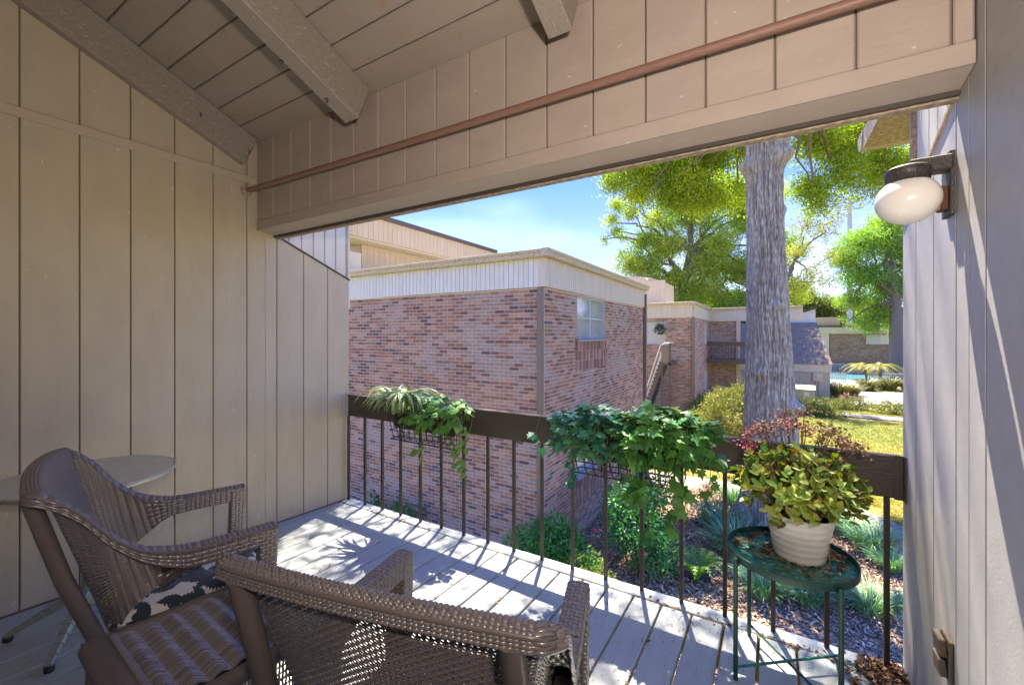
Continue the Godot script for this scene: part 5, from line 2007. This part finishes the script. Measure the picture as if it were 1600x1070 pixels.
func clump(n: int, r: float, leaf: float, wide := 0.42) -> ArrayMesh:   # a spray of small folded leaves
	var b := MB.new()
	for k in n:
		var p := rdir() * r * pow(rng.randf(), 0.45)
		var d := (p.normalized() * 0.5 + rdir() + Vector3(0, -0.15, 0)).normalized()
		var x := d.cross(rdir()).normalized()
		var z := x.cross(d)
		var l := leaf * rnd(0.7, 1.25)
		var k2 := rnd(0.8, 1.2)
		b.col = Color(k2, k2, k2)
		var t := p + d * l
		var m := p + d * l * 0.45
		var e1 := m + x * l * wide * 0.5 + z * l * 0.12
		var e2 := m - x * l * wide * 0.5 + z * l * 0.12
		b.tri(p, t, e1)
		b.tri(p, e2, t)
	return b.mesh()


var gap_noise := FastNoiseLite.new()


func crown(parent: Node, called: String, clusters: Array, mesh: Array, m: Material, dark: Color, lite: Color, per: float, gaps := -0.15, shell := 0.45, scale_ := 1.0) -> void:   # clusters: [centre, radii]
	gap_noise.frequency = 0.5
	var qs := []
	for k in mesh:
		qs.append(Many.new())
	for c in clusters:
		var o: Vector3 = c[0]
		var r: Vector3 = c[1]
		var n := int(per * pow(r.x * r.y * r.z, 0.72) * (c[2] if c.size() > 2 else 1.0))
		var tone := rng.randf()
		for i in n:
			var d := rdir()
			var p := o + d * r * pow(rng.randf(), shell)
			if gap_noise.get_noise_3d(p.x * 2.2 / scale_, p.y * 2.2 / scale_, p.z * 2.2 / scale_) < gaps:
				continue
			var w := clampf(tone * 0.5 + rng.randf() * 0.6, 0.0, 1.0)
			qs[i % mesh.size()].put(Transform3D(Basis(rdir(), rnd(0, TAU)) * Basis().scaled(Vector3.ONE * rnd(0.75, 1.25)), p), dark.lerp(lite, w) * rnd(0.8, 1.2))
	for k in mesh.size():
		if qs[k].count:
			many(qs[k], mesh[k], called, m, parent)


func limb(b: MB, a: Vector3, e: Vector3, r0: float, r1: float, wob := 0.12, seg := 8, sides := 7) -> PackedVector3Array:
	var pts := PackedVector3Array()
	var rr := []
	var ln := (e - a).length()
	for k in seg + 1:
		var q := k / float(seg)
		pts.append(a.lerp(e, q) + Vector3(rng.randfn(), rng.randfn() * 0.6, rng.randfn()) * wob * ln * 0.25 * sin(PI * q) + Vector3(0, sin(PI * q) * ln * 0.06, 0))
		rr.append(lerpf(r0, r1, q))
	b.tube(pts, rr, sides, false)
	return pts


func make_big_tree() -> void:
	rng.seed = 909
	var t := thing("oak_tree", "massive grey barked oak trunk rising beside the garden path", "tree", Vector3(-0.02, G, -10.5))
	var nz := FastNoiseLite.new()
	nz.seed = 7
	nz.frequency = 1.0
	nz.fractal_octaves = 3
	var rad := [[-0.1, 0.8], [0.25, 0.68], [0.7, 0.585], [1.4, 0.52], [2.3, 0.485], [3.4, 0.43], [4.6, 0.378], [5.65, 0.352], [8.25, 0.325], [11.0, 0.31]]
	var radius := func(y: float) -> float:
		for i in rad.size() - 1:
			if y <= rad[i + 1][0]:
				return lerpf(rad[i][1], rad[i + 1][1], clampf((y - rad[i][0]) / (rad[i + 1][0] - rad[i][0]), 0, 1))
		return 0.33
	var knots := [[1.9, 3.25, 0.10, 0.12], [0.45, 2.55, 0.2, 0.13], [2.6, 7.55, 0.17, 0.17], [0.3, 7.7, 0.2, 0.2], [0.3, 8.05, 0.16, 0.14], [1.2, 4.6, 0.05, 0.1], [0.1, 6.6, 0.05, 0.1]]
	var b := MB.new()
	b.grid(300, 360, func(u, v):
		var a: float = u * TAU
		var y: float = -0.1 + v * 10.6
		var r: float = radius.call(y)
		var flare: float = exp(-maxf(y, 0.0) / 0.55)
		r += flare * 0.16 * (sin(a * 5.0 + 1.0) + 0.5 * sin(a * 8.0))
		var k := nz.get_noise_3d(cos(a) * 4.6 + 0.25 * sin(y * 3.0), y * 0.33, sin(a) * 4.6)
		var k2 := nz.get_noise_3d(cos(a) * 11.0 + 40.0, y * 1.6, sin(a) * 11.0)
		r += pow(1.0 - minf(1.0, absf(k) * 5.5), 1.5) * -0.05 + k2 * 0.018 + 0.02 * nz.get_noise_3d(cos(a) * 1.5, y * 0.5, sin(a) * 1.5 + 9.0)
		for q in knots:
			var da: float = wrapf(a - q[0], -PI, PI) * r
			r += q[2] * exp(-(da * da + pow(y - q[1], 2.0)) / (q[3] * q[3]))
		var lean := Vector3(-0.014 * y + 0.02 * sin(y * 0.7), y, 0.01 * y)
		return lean + Vector3(cos(a) * r, 0, sin(a) * r), true)
	add(b, "trunk", M.bark, t)
	b = MB.new()
	var o := t.position
	var left := [[Vector3(-4.0, 5.75, -12.2), 0.5], [Vector3(-3.4, 6.0, -12.6), 0.75], [Vector3(-2.7, 6.25, -13.0), 0.85], [Vector3(-2.0, 6.4, -13.4), 0.9], [Vector3(-1.4, 6.5, -13.8), 0.9], [Vector3(-0.8, 6.7, -13.6), 0.8], [Vector3(-3.2, 5.4, -12.7), 0.6], [Vector3(-2.5, 5.25, -13.1), 0.6], [Vector3(-1.7, 5.15, -13.6), 0.6], [Vector3(-1.0, 5.4, -14.1), 0.7], [Vector3(-2.1, 5.5, -13.0), 0.7], [Vector3(-3.0, 7.0, -12.0), 1.0], [Vector3(-1.5, 7.4, -12.6), 1.0]]
	var right := [[Vector3(1.1, 6.6, -14.6), 0.8], [Vector3(1.6, 6.9, -15.2), 0.9], [Vector3(2.2, 7.0, -15.8), 0.9], [Vector3(2.7, 6.4, -16.2), 0.8], [Vector3(3.0, 6.0, -16.4), 0.7], [Vector3(1.6, 5.9, -15.2), 0.7], [Vector3(2.2, 5.6, -16.0), 0.6], [Vector3(0.9, 5.5, -15.0), 0.6], [Vector3(1.2, 5.0, -15.4), 0.45], [Vector3(0.8, 7.6, -14.4), 0.9]]
	var over := [[Vector3(-4.4, 8.2, -5.6), 0.75], [Vector3(-2.9, 8.0, -5.7), 0.6], [Vector3(-3.6, 9.0, -6.6), 0.7], [Vector3(-1.7, 8.6, -5.9), 0.7], [Vector3(-0.9, 7.6, -5.2), 0.5], [Vector3(-5.2, 9.4, -7.0), 1.0], [Vector3(-2.3, 9.4, -5.7), 0.65], [Vector3(-0.2, 8.8, -6.4), 0.5], [Vector3(-3.2, 7.5, -4.8), 0.45], [Vector3(-4.0, 7.4, -4.6), 0.5]]
	var high := []
	for k in 26:
		var a := rnd(0, TAU)
		var r := rnd(1.0, 5.0)
		high.append([Vector3(cos(a) * r, rnd(10.5, 14.0) - r * 0.25, -10.5 + sin(a) * r * 0.8), rnd(0.8, 1.3)])
	var fork := o + Vector3(-0.12, 9.6, 0.1)
	var clusters := []
	for set_ in [left, right, over, high]:
		for c in set_:
			var p: Vector3 = c[0]
			var from := fork + Vector3(0, rnd(-1.2, 0.8), 0)
			if set_ == left or set_ == right:
				from = o + Vector3(-0.1, rnd(9.6, 10.4), 0)
			limb(b, from, p, 0.085 if set_ != high else 0.11, 0.012, 0.16, 9, 6)
			for k in 4:
				limb(b, p, p + rdir() * c[1], 0.012, 0.003, 0.2, 4, 4)
			clusters.append([p, Vector3(c[1], c[1] * 0.75, c[1]), 3.0 if set_ == left or set_ == right else (1.2 if set_ == over else 0.45)])
	add(b, "limbs", M.branch, t)
	(t.get_node("limbs") as Node3D).position = -o
	var holder := t
	var meshes := [clump(16, 0.24, 0.085), clump(16, 0.26, 0.075), clump(14, 0.22, 0.09)]
	for c in clusters:
		c[0] -= o
	crown(t, "crown", clusters, meshes, M.leaf, Color(0.19, 0.34, 0.025), Color(0.47, 0.55, 0.04), 260.0, -0.2, 0.5)


func make_tree(label: String, at: Vector3, trunk: Array, r0: float, clusters: Array, dark: Color, lite: Color, leaf: float, per: float, gaps := -0.12, group := "trees beyond the buildings") -> void:
	var t := thing("tree", label, "tree", at, 0.0, group)
	var b := MB.new()
	var pts := PackedVector3Array()
	var rr := []
	for k in trunk.size():
		pts.append(trunk[k] - at)
		rr.append(r0 * lerpf(1.0, 0.45, k / maxf(1.0, trunk.size() - 1.0)))
	b.tube(pts, rr, 10, false)
	add(b, "trunk", M.branch, t)
	b = MB.new()
	var list := []
	for c in clusters:
		var p: Vector3 = c[0] - at
		limb(b, pts[pts.size() - 1 - rng.randi_range(0, mini(1, pts.size() - 2))], p, r0 * 0.3, r0 * 0.06, 0.2, 8, 6)
		for k in 3:
			limb(b, p, p + rdir() * c[1] * 0.9, r0 * 0.06, r0 * 0.02, 0.2, 4, 4)
		list.append([p, Vector3(c[1], c[1] * 0.72, c[1])])
	add(b, "limbs", M.branch, t)
	crown(t, "crown", list, [clump(12, leaf * 2.6, leaf), clump(12, leaf * 2.4, leaf * 0.9)], M.far_leaf, dark, lite, per, gaps, 0.55, leaf * 9.0)


func make_shrub(called: String, label: String, at: Vector3, lobes: Array, leaf: float, dark: Color, lite: Color, per: float, group := "", wide := 0.5, gaps := -0.3) -> Node3D:
	var t := thing(called, label, "shrub", at, 0.0, group)
	var b := MB.new()
	for l in lobes:
		for k in 4:
			limb(b, Vector3(rnd(-0.05, 0.05), 0, rnd(-0.05, 0.05)), l[0] + rdir() * l[1] * 0.5, 0.012, 0.004, 0.2, 5, 5)
	add(b, "stems", M.stem, t)
	var list := []
	for l in lobes:
		list.append([l[0], Vector3(l[1], l[1] * 0.85, l[1])])
	crown(t, "foliage", list, [clump(9, leaf * 1.5, leaf, wide), clump(9, leaf * 1.4, leaf * 0.85, wide)], M.leaf, dark, lite, per, gaps, 0.35)
	return t


func make_garden() -> void:
	rng.seed = 1010
	# shrubs against the brick wall
	make_shrub("shrub", "glossy dark green shrub in front of the brick building's corner", Vector3(-3.0, G, -6.05), [[Vector3(-0.2, 0.62, 0.1), 0.5], [Vector3(0.3, 0.55, 0.05), 0.5], [Vector3(0.05, 0.8, -0.05), 0.42]], 0.075, Color(0.05, 0.2, 0.055), Color(0.15, 0.40, 0.08), 1300, "shrubs along the brick wall")
	make_shrub("shrub", "yellow green variegated shrub beside the glossy dark shrub", Vector3(-2.35, G, -5.95), [[Vector3(0, 0.4, 0.0), 0.42], [Vector3(0.35, 0.3, 0.15), 0.3]], 0.07, Color(0.2, 0.32, 0.04), Color(0.52, 0.56, 0.12), 1100, "shrubs along the brick wall")
	var hb := make_shrub("shrub", "tall dark green shrub with red flowers below the ivy basket", Vector3(-1.95, G, -7.3), [[Vector3(0, 0.75, 0), 0.55], [Vector3(0.3, 0.5, 0.1), 0.45], [Vector3(-0.3, 1.05, -0.1), 0.4], [Vector3(0.1, 1.2, -0.3), 0.4]], 0.08, Color(0.03, 0.16, 0.06), Color(0.11, 0.33, 0.09), 1100, "shrubs along the brick wall")
	for k in 2:
		var b := MB.new()
		b.col = Color(0.62, 0.03, 0.07) * rnd(0.8, 1.2)
		var o := Vector3(-0.4 + rnd(-0.35, 0.7), rnd(0.5, 1.25), 0.45 + rnd(-0.1, 0.15))
		for j in 5:
			var d := Vector3(cos(j * 1.256), 0.5, sin(j * 1.256)).normalized()
			b.quad(o, o + d.rotated(Vector3.UP, 0.4) * 0.05, o + d * 0.085, o + d.rotated(Vector3.UP, -0.4) * 0.05)
		add(b, "flower", M.flower, hb)
	make_shrub("shrub", "small leafy plant at the brick wall behind the tan wall end", Vector3(-6.1, G, -6.0), [[Vector3(0, 0.42, 0), 0.32], [Vector3(-0.5, 0.3, 0.1), 0.28], [Vector3(-0.95, 0.5, 0), 0.24]], 0.11, Color(0.03, 0.13, 0.03), Color(0.09, 0.24, 0.06), 500, "shrubs along the brick wall")
	# crotons and small bedding plants
	var beds := [[Vector3(-2.7, G, -10.6), 0.36, Color(0.22, 0.02, 0.05), Color(0.45, 0.12, 0.05), "dark red leaved plant at the back of the bed by the brick wall"], [Vector3(-2.35, G, -9.7), 0.25, Color(0.35, 0.16, 0.03), Color(0.55, 0.4, 0.06), "small orange and yellow plant in the bed"], [Vector3(-1.35, G, -11.0), 0.3, Color(0.2, 0.06, 0.05), Color(0.3, 0.12, 0.08), "thin reddish plant beside the concrete path"], [Vector3(-1.3, G, -10.1), 0.24, Color(0.18, 0.14, 0.04), Color(0.33, 0.24, 0.07), "rounded olive brown plant in the middle of the bed"], [Vector3(-1.85, G, -8.7), 0.22, Color(0.16, 0.2, 0.04), Color(0.42, 0.42, 0.1), "pale yellow green young plant in the bed"]]
	for q in beds:
		make_shrub("bedding_plant", q[4], q[0], [[Vector3(0, q[1] * 0.8, 0), q[1]], [Vector3(0.1, q[1] * 1.5, 0), q[1] * 0.6]], 0.06, q[2], q[3], 700, "bedding plants", 0.35)
	var fern := make_shrub("fern", "bright green fern beside the black bed edging", Vector3(-1.05, G, -7.45), [[Vector3(0, 0.1, 0), 0.08]], 0.05, Color(0.1, 0.25, 0.03), Color(0.2, 0.36, 0.05), 50)
	var fb := MB.new()
	for k in 13:
		var a := k * 0.49
		var d := Vector3(cos(a), 0, sin(a))
		var prev := Vector3.ZERO
		for j in 12:
			var q := (j + 1) / 12.0
			var p := d * q * 0.5 + Vector3(0, 0.42 * sin(q * 2.3) + 0.02, 0)
			var s := Vector3(-d.z, 0, d.x) * 0.085 * sin(PI * (q * 0.85 + 0.12))
			fb.col = Color(0.16, 0.32, 0.05) * rnd(0.8, 1.2)
			fb.tri(prev, p, p + s + (p - prev) * 0.3)
			fb.tri(prev, p - s + (p - prev) * 0.3, p)
			prev = p
	add(fb, "fronds", M.leaf, fern)
	# liriope clumps
	var bl := blade(0.014, 0.62, 5)
	var spots := [[-0.75, -11.3, 1.14, "blue green liriope clump between path and tree trunk"], [-0.95, -9.75, 1.32, "broad liriope clump behind the fern, touching the trunk's shade"], [-0.55, -8.75, 1.38, "large liriope clump between the ivy trails and the plant stand"], [-0.1, -7.6, 1.0, "light green liriope clump seen between the stand's legs"], [0.42, -7.75, 0.95, "pale wispy liriope clump below the green tray"], [1.3, -10.85, 1.14, "liriope clump at the path's bend behind the white pot"], [1.6, -10.2, 1.20, "second liriope clump along the path edge"], [1.75, -9.55, 0.85, "third liriope clump along the path edge"], [1.2, -7.95, 0.90, "dark liriope clump in mulch near the last baluster"], [0.85, -8.15, 0.6, "small liriope tuft beside the dark clump"], [1.62, -8.3, 0.6, "liriope tuft at the grey wall's edge"]]
	for s in spots:
		var t := thing("liriope_clump", s[3], "grass clump", Vector3(s[0], G, s[1]), 0.0, "liriope clumps")
		var q := Many.new()
		for k in 300:
			var a := rnd(0, TAU)
			var r: float = sqrt(rng.randf()) * 0.2 * s[2]
			var sc: float = rnd(0.36, 0.6) * s[2]
			var x := Transform3D(Basis(Vector3.UP, a + rnd(-0.5, 0.5)) * Basis(Vector3.RIGHT, rnd(-0.1, 0.35)) * Basis().scaled(Vector3.ONE * sc), Vector3(sin(a) * r, 0, cos(a) * r))
			var w := rng.randf()
			q.put(x, (Color(0.06, 0.19, 0.09).lerp(Color(0.25, 0.40, 0.16), w)) * rnd(0.85, 1.3))
		many(q, bl, "blades", M.blade, t)
		var cb := MB.new()
		cb.lathe([Vector2(0.1 * s[2], -0.02), Vector2(0.07 * s[2], 0.05), Vector2(0.001, 0.07)], Vector3.ZERO, 10)
		add(cb, "root_crown", M.stem_green, t)
	var ed := MB.new()
	var ep := []
	for k in 17:
		var q := k / 16.0
		ep.append(Vector3(lerpf(-1.75, -0.85, q), G + 0.06, -7.62 + 0.16 * sin(PI * q)))
	for k in 16:
		ed.bar(ep[k], ep[k + 1], 0.02, 0.17)
	tag(add(ed, "bed_edging", M.edging, self), "curved black plastic edging strip in the mulch", "edging")
	# yellow shrub mass before the farther building
	make_shrub("yellow_bush", "large yellow green bush left of the oak trunk", Vector3(-1.75, G, -18.6), [[Vector3(-0.5, 0.6, 0.3), 0.8], [Vector3(0.3, 0.95, 0), 0.95], [Vector3(0.8, 1.5, -0.6), 0.8], [Vector3(-0.1, 1.3, -0.8), 0.7], [Vector3(0.9, 0.6, 0.4), 0.7]], 0.085, Color(0.11, 0.14, 0.02), Color(0.32, 0.30, 0.07), 900, "", 0.45, -0.22)
	make_shrub("shrub", "green bush at the foot of the farther brick wall", Vector3(-2.7, G, -20.2), [[Vector3(0, 0.6, 0), 0.7], [Vector3(0.3, 1.1, -0.2), 0.5]], 0.085, Color(0.05, 0.11, 0.025), Color(0.15, 0.22, 0.05), 700, "")
	# low hedges along the far lawn
	for h in [[2.1, -27.9, 0.5, "low clipped hedge bush nearest the transformer box"], [3.1, -28.6, 0.45, "low hedge bush left of the middle one by the walk"], [3.9, -28.9, 0.5, "low hedge bush in the middle behind the walk"], [5.2, -28.2, 0.55, "low hedge bush at the wall's edge"], [1.3, -25.8, 0.45, "sunny low bush just behind the oak trunk"], [2.3, -25.6, 0.4, "small sunny low bush on the lawn edge"]]:
		make_shrub("hedge_bush", h[3], Vector3(h[0], G, h[1]), [[Vector3(-0.35, 0.28, 0), h[2]], [Vector3(0.4, 0.25, 0.1), h[2] * 0.9], [Vector3(0.0, 0.3, -0.2), h[2]]], 0.075, Color(0.06, 0.10, 0.02), Color(0.18, 0.2, 0.04), 420, "low hedge bushes")
	# ornamental grasses and pink flowers near the pool house corner
	var gb := blade(0.012, 0.5, 4)
	for s in [[3.75, -34.6, 1.3, "fountain grass at the pool house corner"], [4.4, -35.4, 1.1, "fountain grass right of the corner clump"], [5.9, -39.5, 1.2, "dry tan grass clump under the left palm"], [7.2, -40.5, 1.3, "tan grass clump under the right palm"], [8.3, -40.3, 1.2, "tan grass clump at the picture's wall edge"]]:
		var t := thing("grass_clump", s[3], "grass clump", Vector3(s[0], G, s[1]), 0.0, "far ornamental grasses")
		var q := Many.new()
		for k in 240:
			var a := rnd(0, TAU)
			var r := sqrt(rng.randf()) * 0.4
			q.put(Transform3D(Basis(Vector3.UP, a) * Basis(Vector3.RIGHT, rnd(0, 0.4)) * Basis().scaled(Vector3(2.0, 1.0, 1.0) * rnd(0.6, 1.0) * s[2]), Vector3(sin(a) * r, 0, cos(a) * r)), Color(0.11, 0.14, 0.03).lerp(Color(0.26, 0.22, 0.08), rng.randf()))
		many(q, gb, "blades", M.blade, t)
	make_shrub("flower_patch", "low pink flower patch by the pool house corner", Vector3(3.7, G, -32.6), [[Vector3(0, 0.12, 0), 0.4], [Vector3(0.6, 0.1, 0.1), 0.35]], 0.07, Color(0.35, 0.12, 0.2), Color(0.5, 0.28, 0.34), 350)
	# palms
	for p in [[6.45, -43.0, -0.35, 1.55, "slender palm leaning left before the pool fence"], [6.95, -42.2, 0.05, 1.65, "slender upright palm right of the leaning one"]]:
		var t := thing("palm_tree", p[4], "palm", Vector3(p[0], G, p[1]), 0.0, "pool palms")
		var b := MB.new()
		var top := Vector3(p[2], p[3], 0)
		b.tube(PackedVector3Array([Vector3.ZERO, top * 0.5 + Vector3(0.05, 0, 0), top]), [0.12, 0.1, 0.16], 10)
		add(b, "trunk", M.branch, t)
		for k in 18:
			var a := k * 2.4
			var d := Vector3(cos(a), 0, sin(a))
			var ln := rnd(1.3, 1.8)
			var lift := rnd(0.1, 0.75)
			b = MB.new()
			var prev := top
			for j in 14:
				var q := (j + 1) / 14.0
				var pp := top + d * ln * q * 0.95 + Vector3(0, ln * (lift * q - 0.75 * q * q), 0)
				var s := Vector3(-d.z, 0, d.x) * 0.3 * sin(PI * (q * 0.8 + 0.15))
				b.col = Color(0.14, 0.19, 0.02).lerp(Color(0.36, 0.27, 0.03), rng.randf() * 0.9)
				for sg in [-1.0, 1.0]:
					var e: Vector3 = prev + s * sg + (pp - prev) * 1.6 - Vector3(0, 0.08, 0)
					if sg > 0:
						b.tri(prev, pp.lerp(prev, 0.3), e)
					else:
						b.tri(prev, e, pp.lerp(prev, 0.3))
				b.tri(prev + Vector3(0, 0.01, 0), pp + Vector3(0, 0.01, 0), prev - Vector3(0, 0.015, 0))
				prev = pp
			add(b, "frond", M.leaf, t)


func make_trees() -> void:
	rng.seed = 1111
	var B := [[-9.6, 7.0, -33.9, 1.5], [-8.6, 5.5, -34.6, 1.6], [-7.3, 8.3, -35.4, 1.8], [-5.5, 10.6, -36.5, 2.0], [-3.8, 8.5, -37.5, 2.0], [-2.5, 6.5, -38.3, 2.0], [-4.6, 5.0, -37.0, 1.8], [-6.4, 5.6, -35.9, 1.8], [-2.0, 10.6, -38.6, 2.2], [-7.7, 10.4, -34.9, 1.4], [-2.5, 3.6, -38.3, 2.0], [-3.3, 12.8, -37.8, 2.2], [-5.1, 13.6, -36.7, 1.8], [0.4, 8.0, -39.5, 2.2], [0.6, 4.5, -39.5, 2.0], [-10.4, 11.6, -33.3, 0.8], [-11.0, 10.4, -33.0, 0.75], [-9.6, 10.9, -33.9, 0.7], [-9.3, 12.4, -34.3, 0.8], [-11.4, 8.8, -32.7, 0.35], [-10.1, 8.9, -33.7, 0.5], [-10.6, 9.5, -33.4, 0.6], [-8.3, 6.8, -34.4, 1.3], [-4.5, 7.0, -37.0, 1.8], [-6.0, 3.6, -36.0, 1.6], [-0.8, 12.2, -39.0, 2.0], [-6.6, 12.2, -35.5, 1.5], [-0.8, 6.2, -39.0, 2.0], [-8.6, 8.8, -34.5, 1.3], [-7.6, 3.8, -35.0, 1.5], [-3.6, 3.2, -37.6, 1.8]]
	var bl := []
	for q in B:
		bl.append([Vector3(q[0], q[1], q[2]), q[3]])
	make_tree("large spreading live oak behind the farther brick building", Vector3(-5.8, G, -37.0), [Vector3(-5.8, G, -37.0), Vector3(-6.0, 2.5, -36.6), Vector3(-6.1, 5.0, -36.2), Vector3(-5.5, 8.0, -36.4)], 0.55, bl, Color(0.24, 0.40, 0.045), Color(0.55, 0.62, 0.08), 0.17, 250.0, -0.18)
	var C := [[7.1, 9.8, -51.2, 2.2], [8.9, 10.4, -52.3, 2.2], [10.8, 8.6, -53.1, 2.5], [7.3, 6.8, -51.3, 2.0], [9.4, 5.6, -52.6, 2.2], [6.5, 4.6, -50.7, 1.4], [8.4, 3.4, -52.0, 1.6], [10.6, 2.6, -53.1, 1.8], [6.0, 8.4, -50.4, 1.6], [7.6, 2.2, -51.2, 1.2], [9.6, 12.0, -52.7, 2.0], [12.5, 6.0, -54, 2.6], [6.2, 2.6, -50.6, 0.9]]
	var cl := []
	for q in C:
		cl.append([Vector3(q[0], q[1], q[2]), q[3]])
	make_tree("dark green leafy tree beside the clubhouse at the grey wall's edge", Vector3(9.6, G, -50.4), [Vector3(9.6, G, -50.4), Vector3(9.5, 1.0, -50.6), Vector3(9.6, 4.5, -51.2), Vector3(9.0, 8.0, -51.8)], 0.6, cl, Color(0.13, 0.36, 0.06), Color(0.45, 0.56, 0.08), 0.2, 210.0, -0.18)
	var D := [[1.2, 5.9, -28.8, 0.8], [1.6, 7.4, -29.1, 0.9], [2.6, 7.1, -29.7, 0.8], [2.9, 5.7, -29.9, 0.7], [3.2, 7.8, -30.1, 0.7], [1.9, 4.6, -29.3, 0.8], [1.0, 3.9, -28.7, 0.9], [2.7, 4.3, -29.7, 0.7]]
	var dl := []
	for q in D:
		dl.append([Vector3(q[0], q[1], q[2]), q[3]])
	make_tree("airy thin branched tree just right of the oak trunk", Vector3(0.35, G, -28.8), [Vector3(0.35, G, -28.8), Vector3(0.3, 1.5, -28.8), Vector3(0.6, 4.0, -28.9), Vector3(1.1, 5.5, -29.1)], 0.2, dl, Color(0.16, 0.2, 0.03), Color(0.42, 0.40, 0.06), 0.12, 190.0, -0.08)
	for k in 9:
		var x := lerpf(-9.0, 30.0, k / 8.0)
		var z := -84.0 - 4.0 * sin(k * 2.0)
		var el := []
		for j in 7:
			el.append([Vector3(x + rnd(-3.0, 3.0), rnd(-1.0, 5.8) + (2.5 if k < 4 else 0.0), z + rnd(-2, 2)), rnd(1.8, 2.8)])
		make_tree(["hazy yellow green treetop over the pool house roof", "sunlit treetop behind the clubhouse roof"][0 if k < 4 else 1], Vector3(x, G, z), [Vector3(x, G, z), Vector3(x, 1.0, z), Vector3(x, 4.0, z)], 0.4, el, Color(0.10, 0.16, 0.03), Color(0.26, 0.29, 0.06), 0.34, 110.0, -0.2, "distant treeline " + ("over the pool house" if k < 4 else "behind the clubhouse"))


func _ready() -> void:
	var cam := Camera3D.new()
	cam.name = "camera"
	cam.position = EYE
	cam.rotation.y = deg_to_rad(31.392)
	cam.projection = Camera3D.PROJECTION_FRUSTUM
	cam.near = 0.05
	cam.far = 600.0
	cam.size = 2.0 * 0.05 * 535.0 / 666.6
	cam.frustum_offset = Vector2(0, 0.05 * (521.9 - 535.0) / 666.6)
	cam.current = true
	add_child(cam)
	var we := WorldEnvironment.new()
	we.name = "world"
	var en := Environment.new()
	en.background_mode = Environment.BG_SKY
	var sky := Sky.new()
	var sm := ProceduralSkyMaterial.new()
	sm.sky_top_color = Color(0.013, 0.037, 0.155).linear_to_srgb()
	sm.sky_horizon_color = Color(0.165, 0.185, 0.22).linear_to_srgb()
	sm.sky_curve = 0.09
	sm.sky_energy_multiplier = 1.0
	sm.ground_bottom_color = Color(0.35, 0.33, 0.28)
	sm.ground_horizon_color = Color(0.6, 0.62, 0.6)
	sm.sky_cover = cirrus()
	sm.sky_cover_modulate = Color(1, 1, 1, 0.03)
	sky.sky_material = sm
	en.sky = sky
	en.tonemap_mode = Environment.TONE_MAPPER_LINEAR
	en.tonemap_exposure = 14.5
	en.sdfgi_enabled = true
	en.ssao_enabled = true
	en.ssil_enabled = true
	we.environment = en
	add_child(we)
	var sun := DirectionalLight3D.new()
	sun.name = "sun"
	sun.light_energy = 0.6
	sun.light_color = Color(1.0, 0.95, 0.86)
	sun.light_angular_distance = 0.5
	sun.shadow_enabled = true
	add_child(sun)
	sun.look_at_from_position(Vector3.ZERO, Vector3(0.36, -2.3, 1.0), Vector3.UP)
	var t0 := Time.get_ticks_msec()
	make_materials()
	print("materials ", Time.get_ticks_msec() - t0)
	make_lamp()
	make_ground()
	make_balcony()
	make_brick_building()
	make_far_buildings()
	print("buildings ", Time.get_ticks_msec() - t0)
	make_big_tree()
	make_trees()
	make_garden()
	print("plants ", Time.get_ticks_msec() - t0)
	make_furniture()
	make_planters()
	print("done ", Time.get_ticks_msec() - t0)


func cirrus() -> ImageTexture:   # thin streaks of high cloud
	var nz := FastNoiseLite.new()
	nz.seed = 31
	nz.frequency = 1.0
	nz.fractal_octaves = 4
	var w := 512
	var im := Image.create(w, w / 2, false, Image.FORMAT_RGBA8)
	for y in w / 2:
		var el := PI * (0.5 - (y + 0.5) / (w / 2.0))
		for x in w:
			var a := TAU * x / w
			var d := Vector3(cos(a) * cos(el), sin(el), sin(a) * cos(el))
			var k := nz.get_noise_3d(d.x * 2.4, d.y * 7.0, d.z * 2.4)
			im.set_pixel(x, y, Color(1, 1, 1, clampf((k - 0.05) * 1.3, 0.0, 0.5) if el > 0 else 0.0))
	return ImageTexture.create_from_image(im)
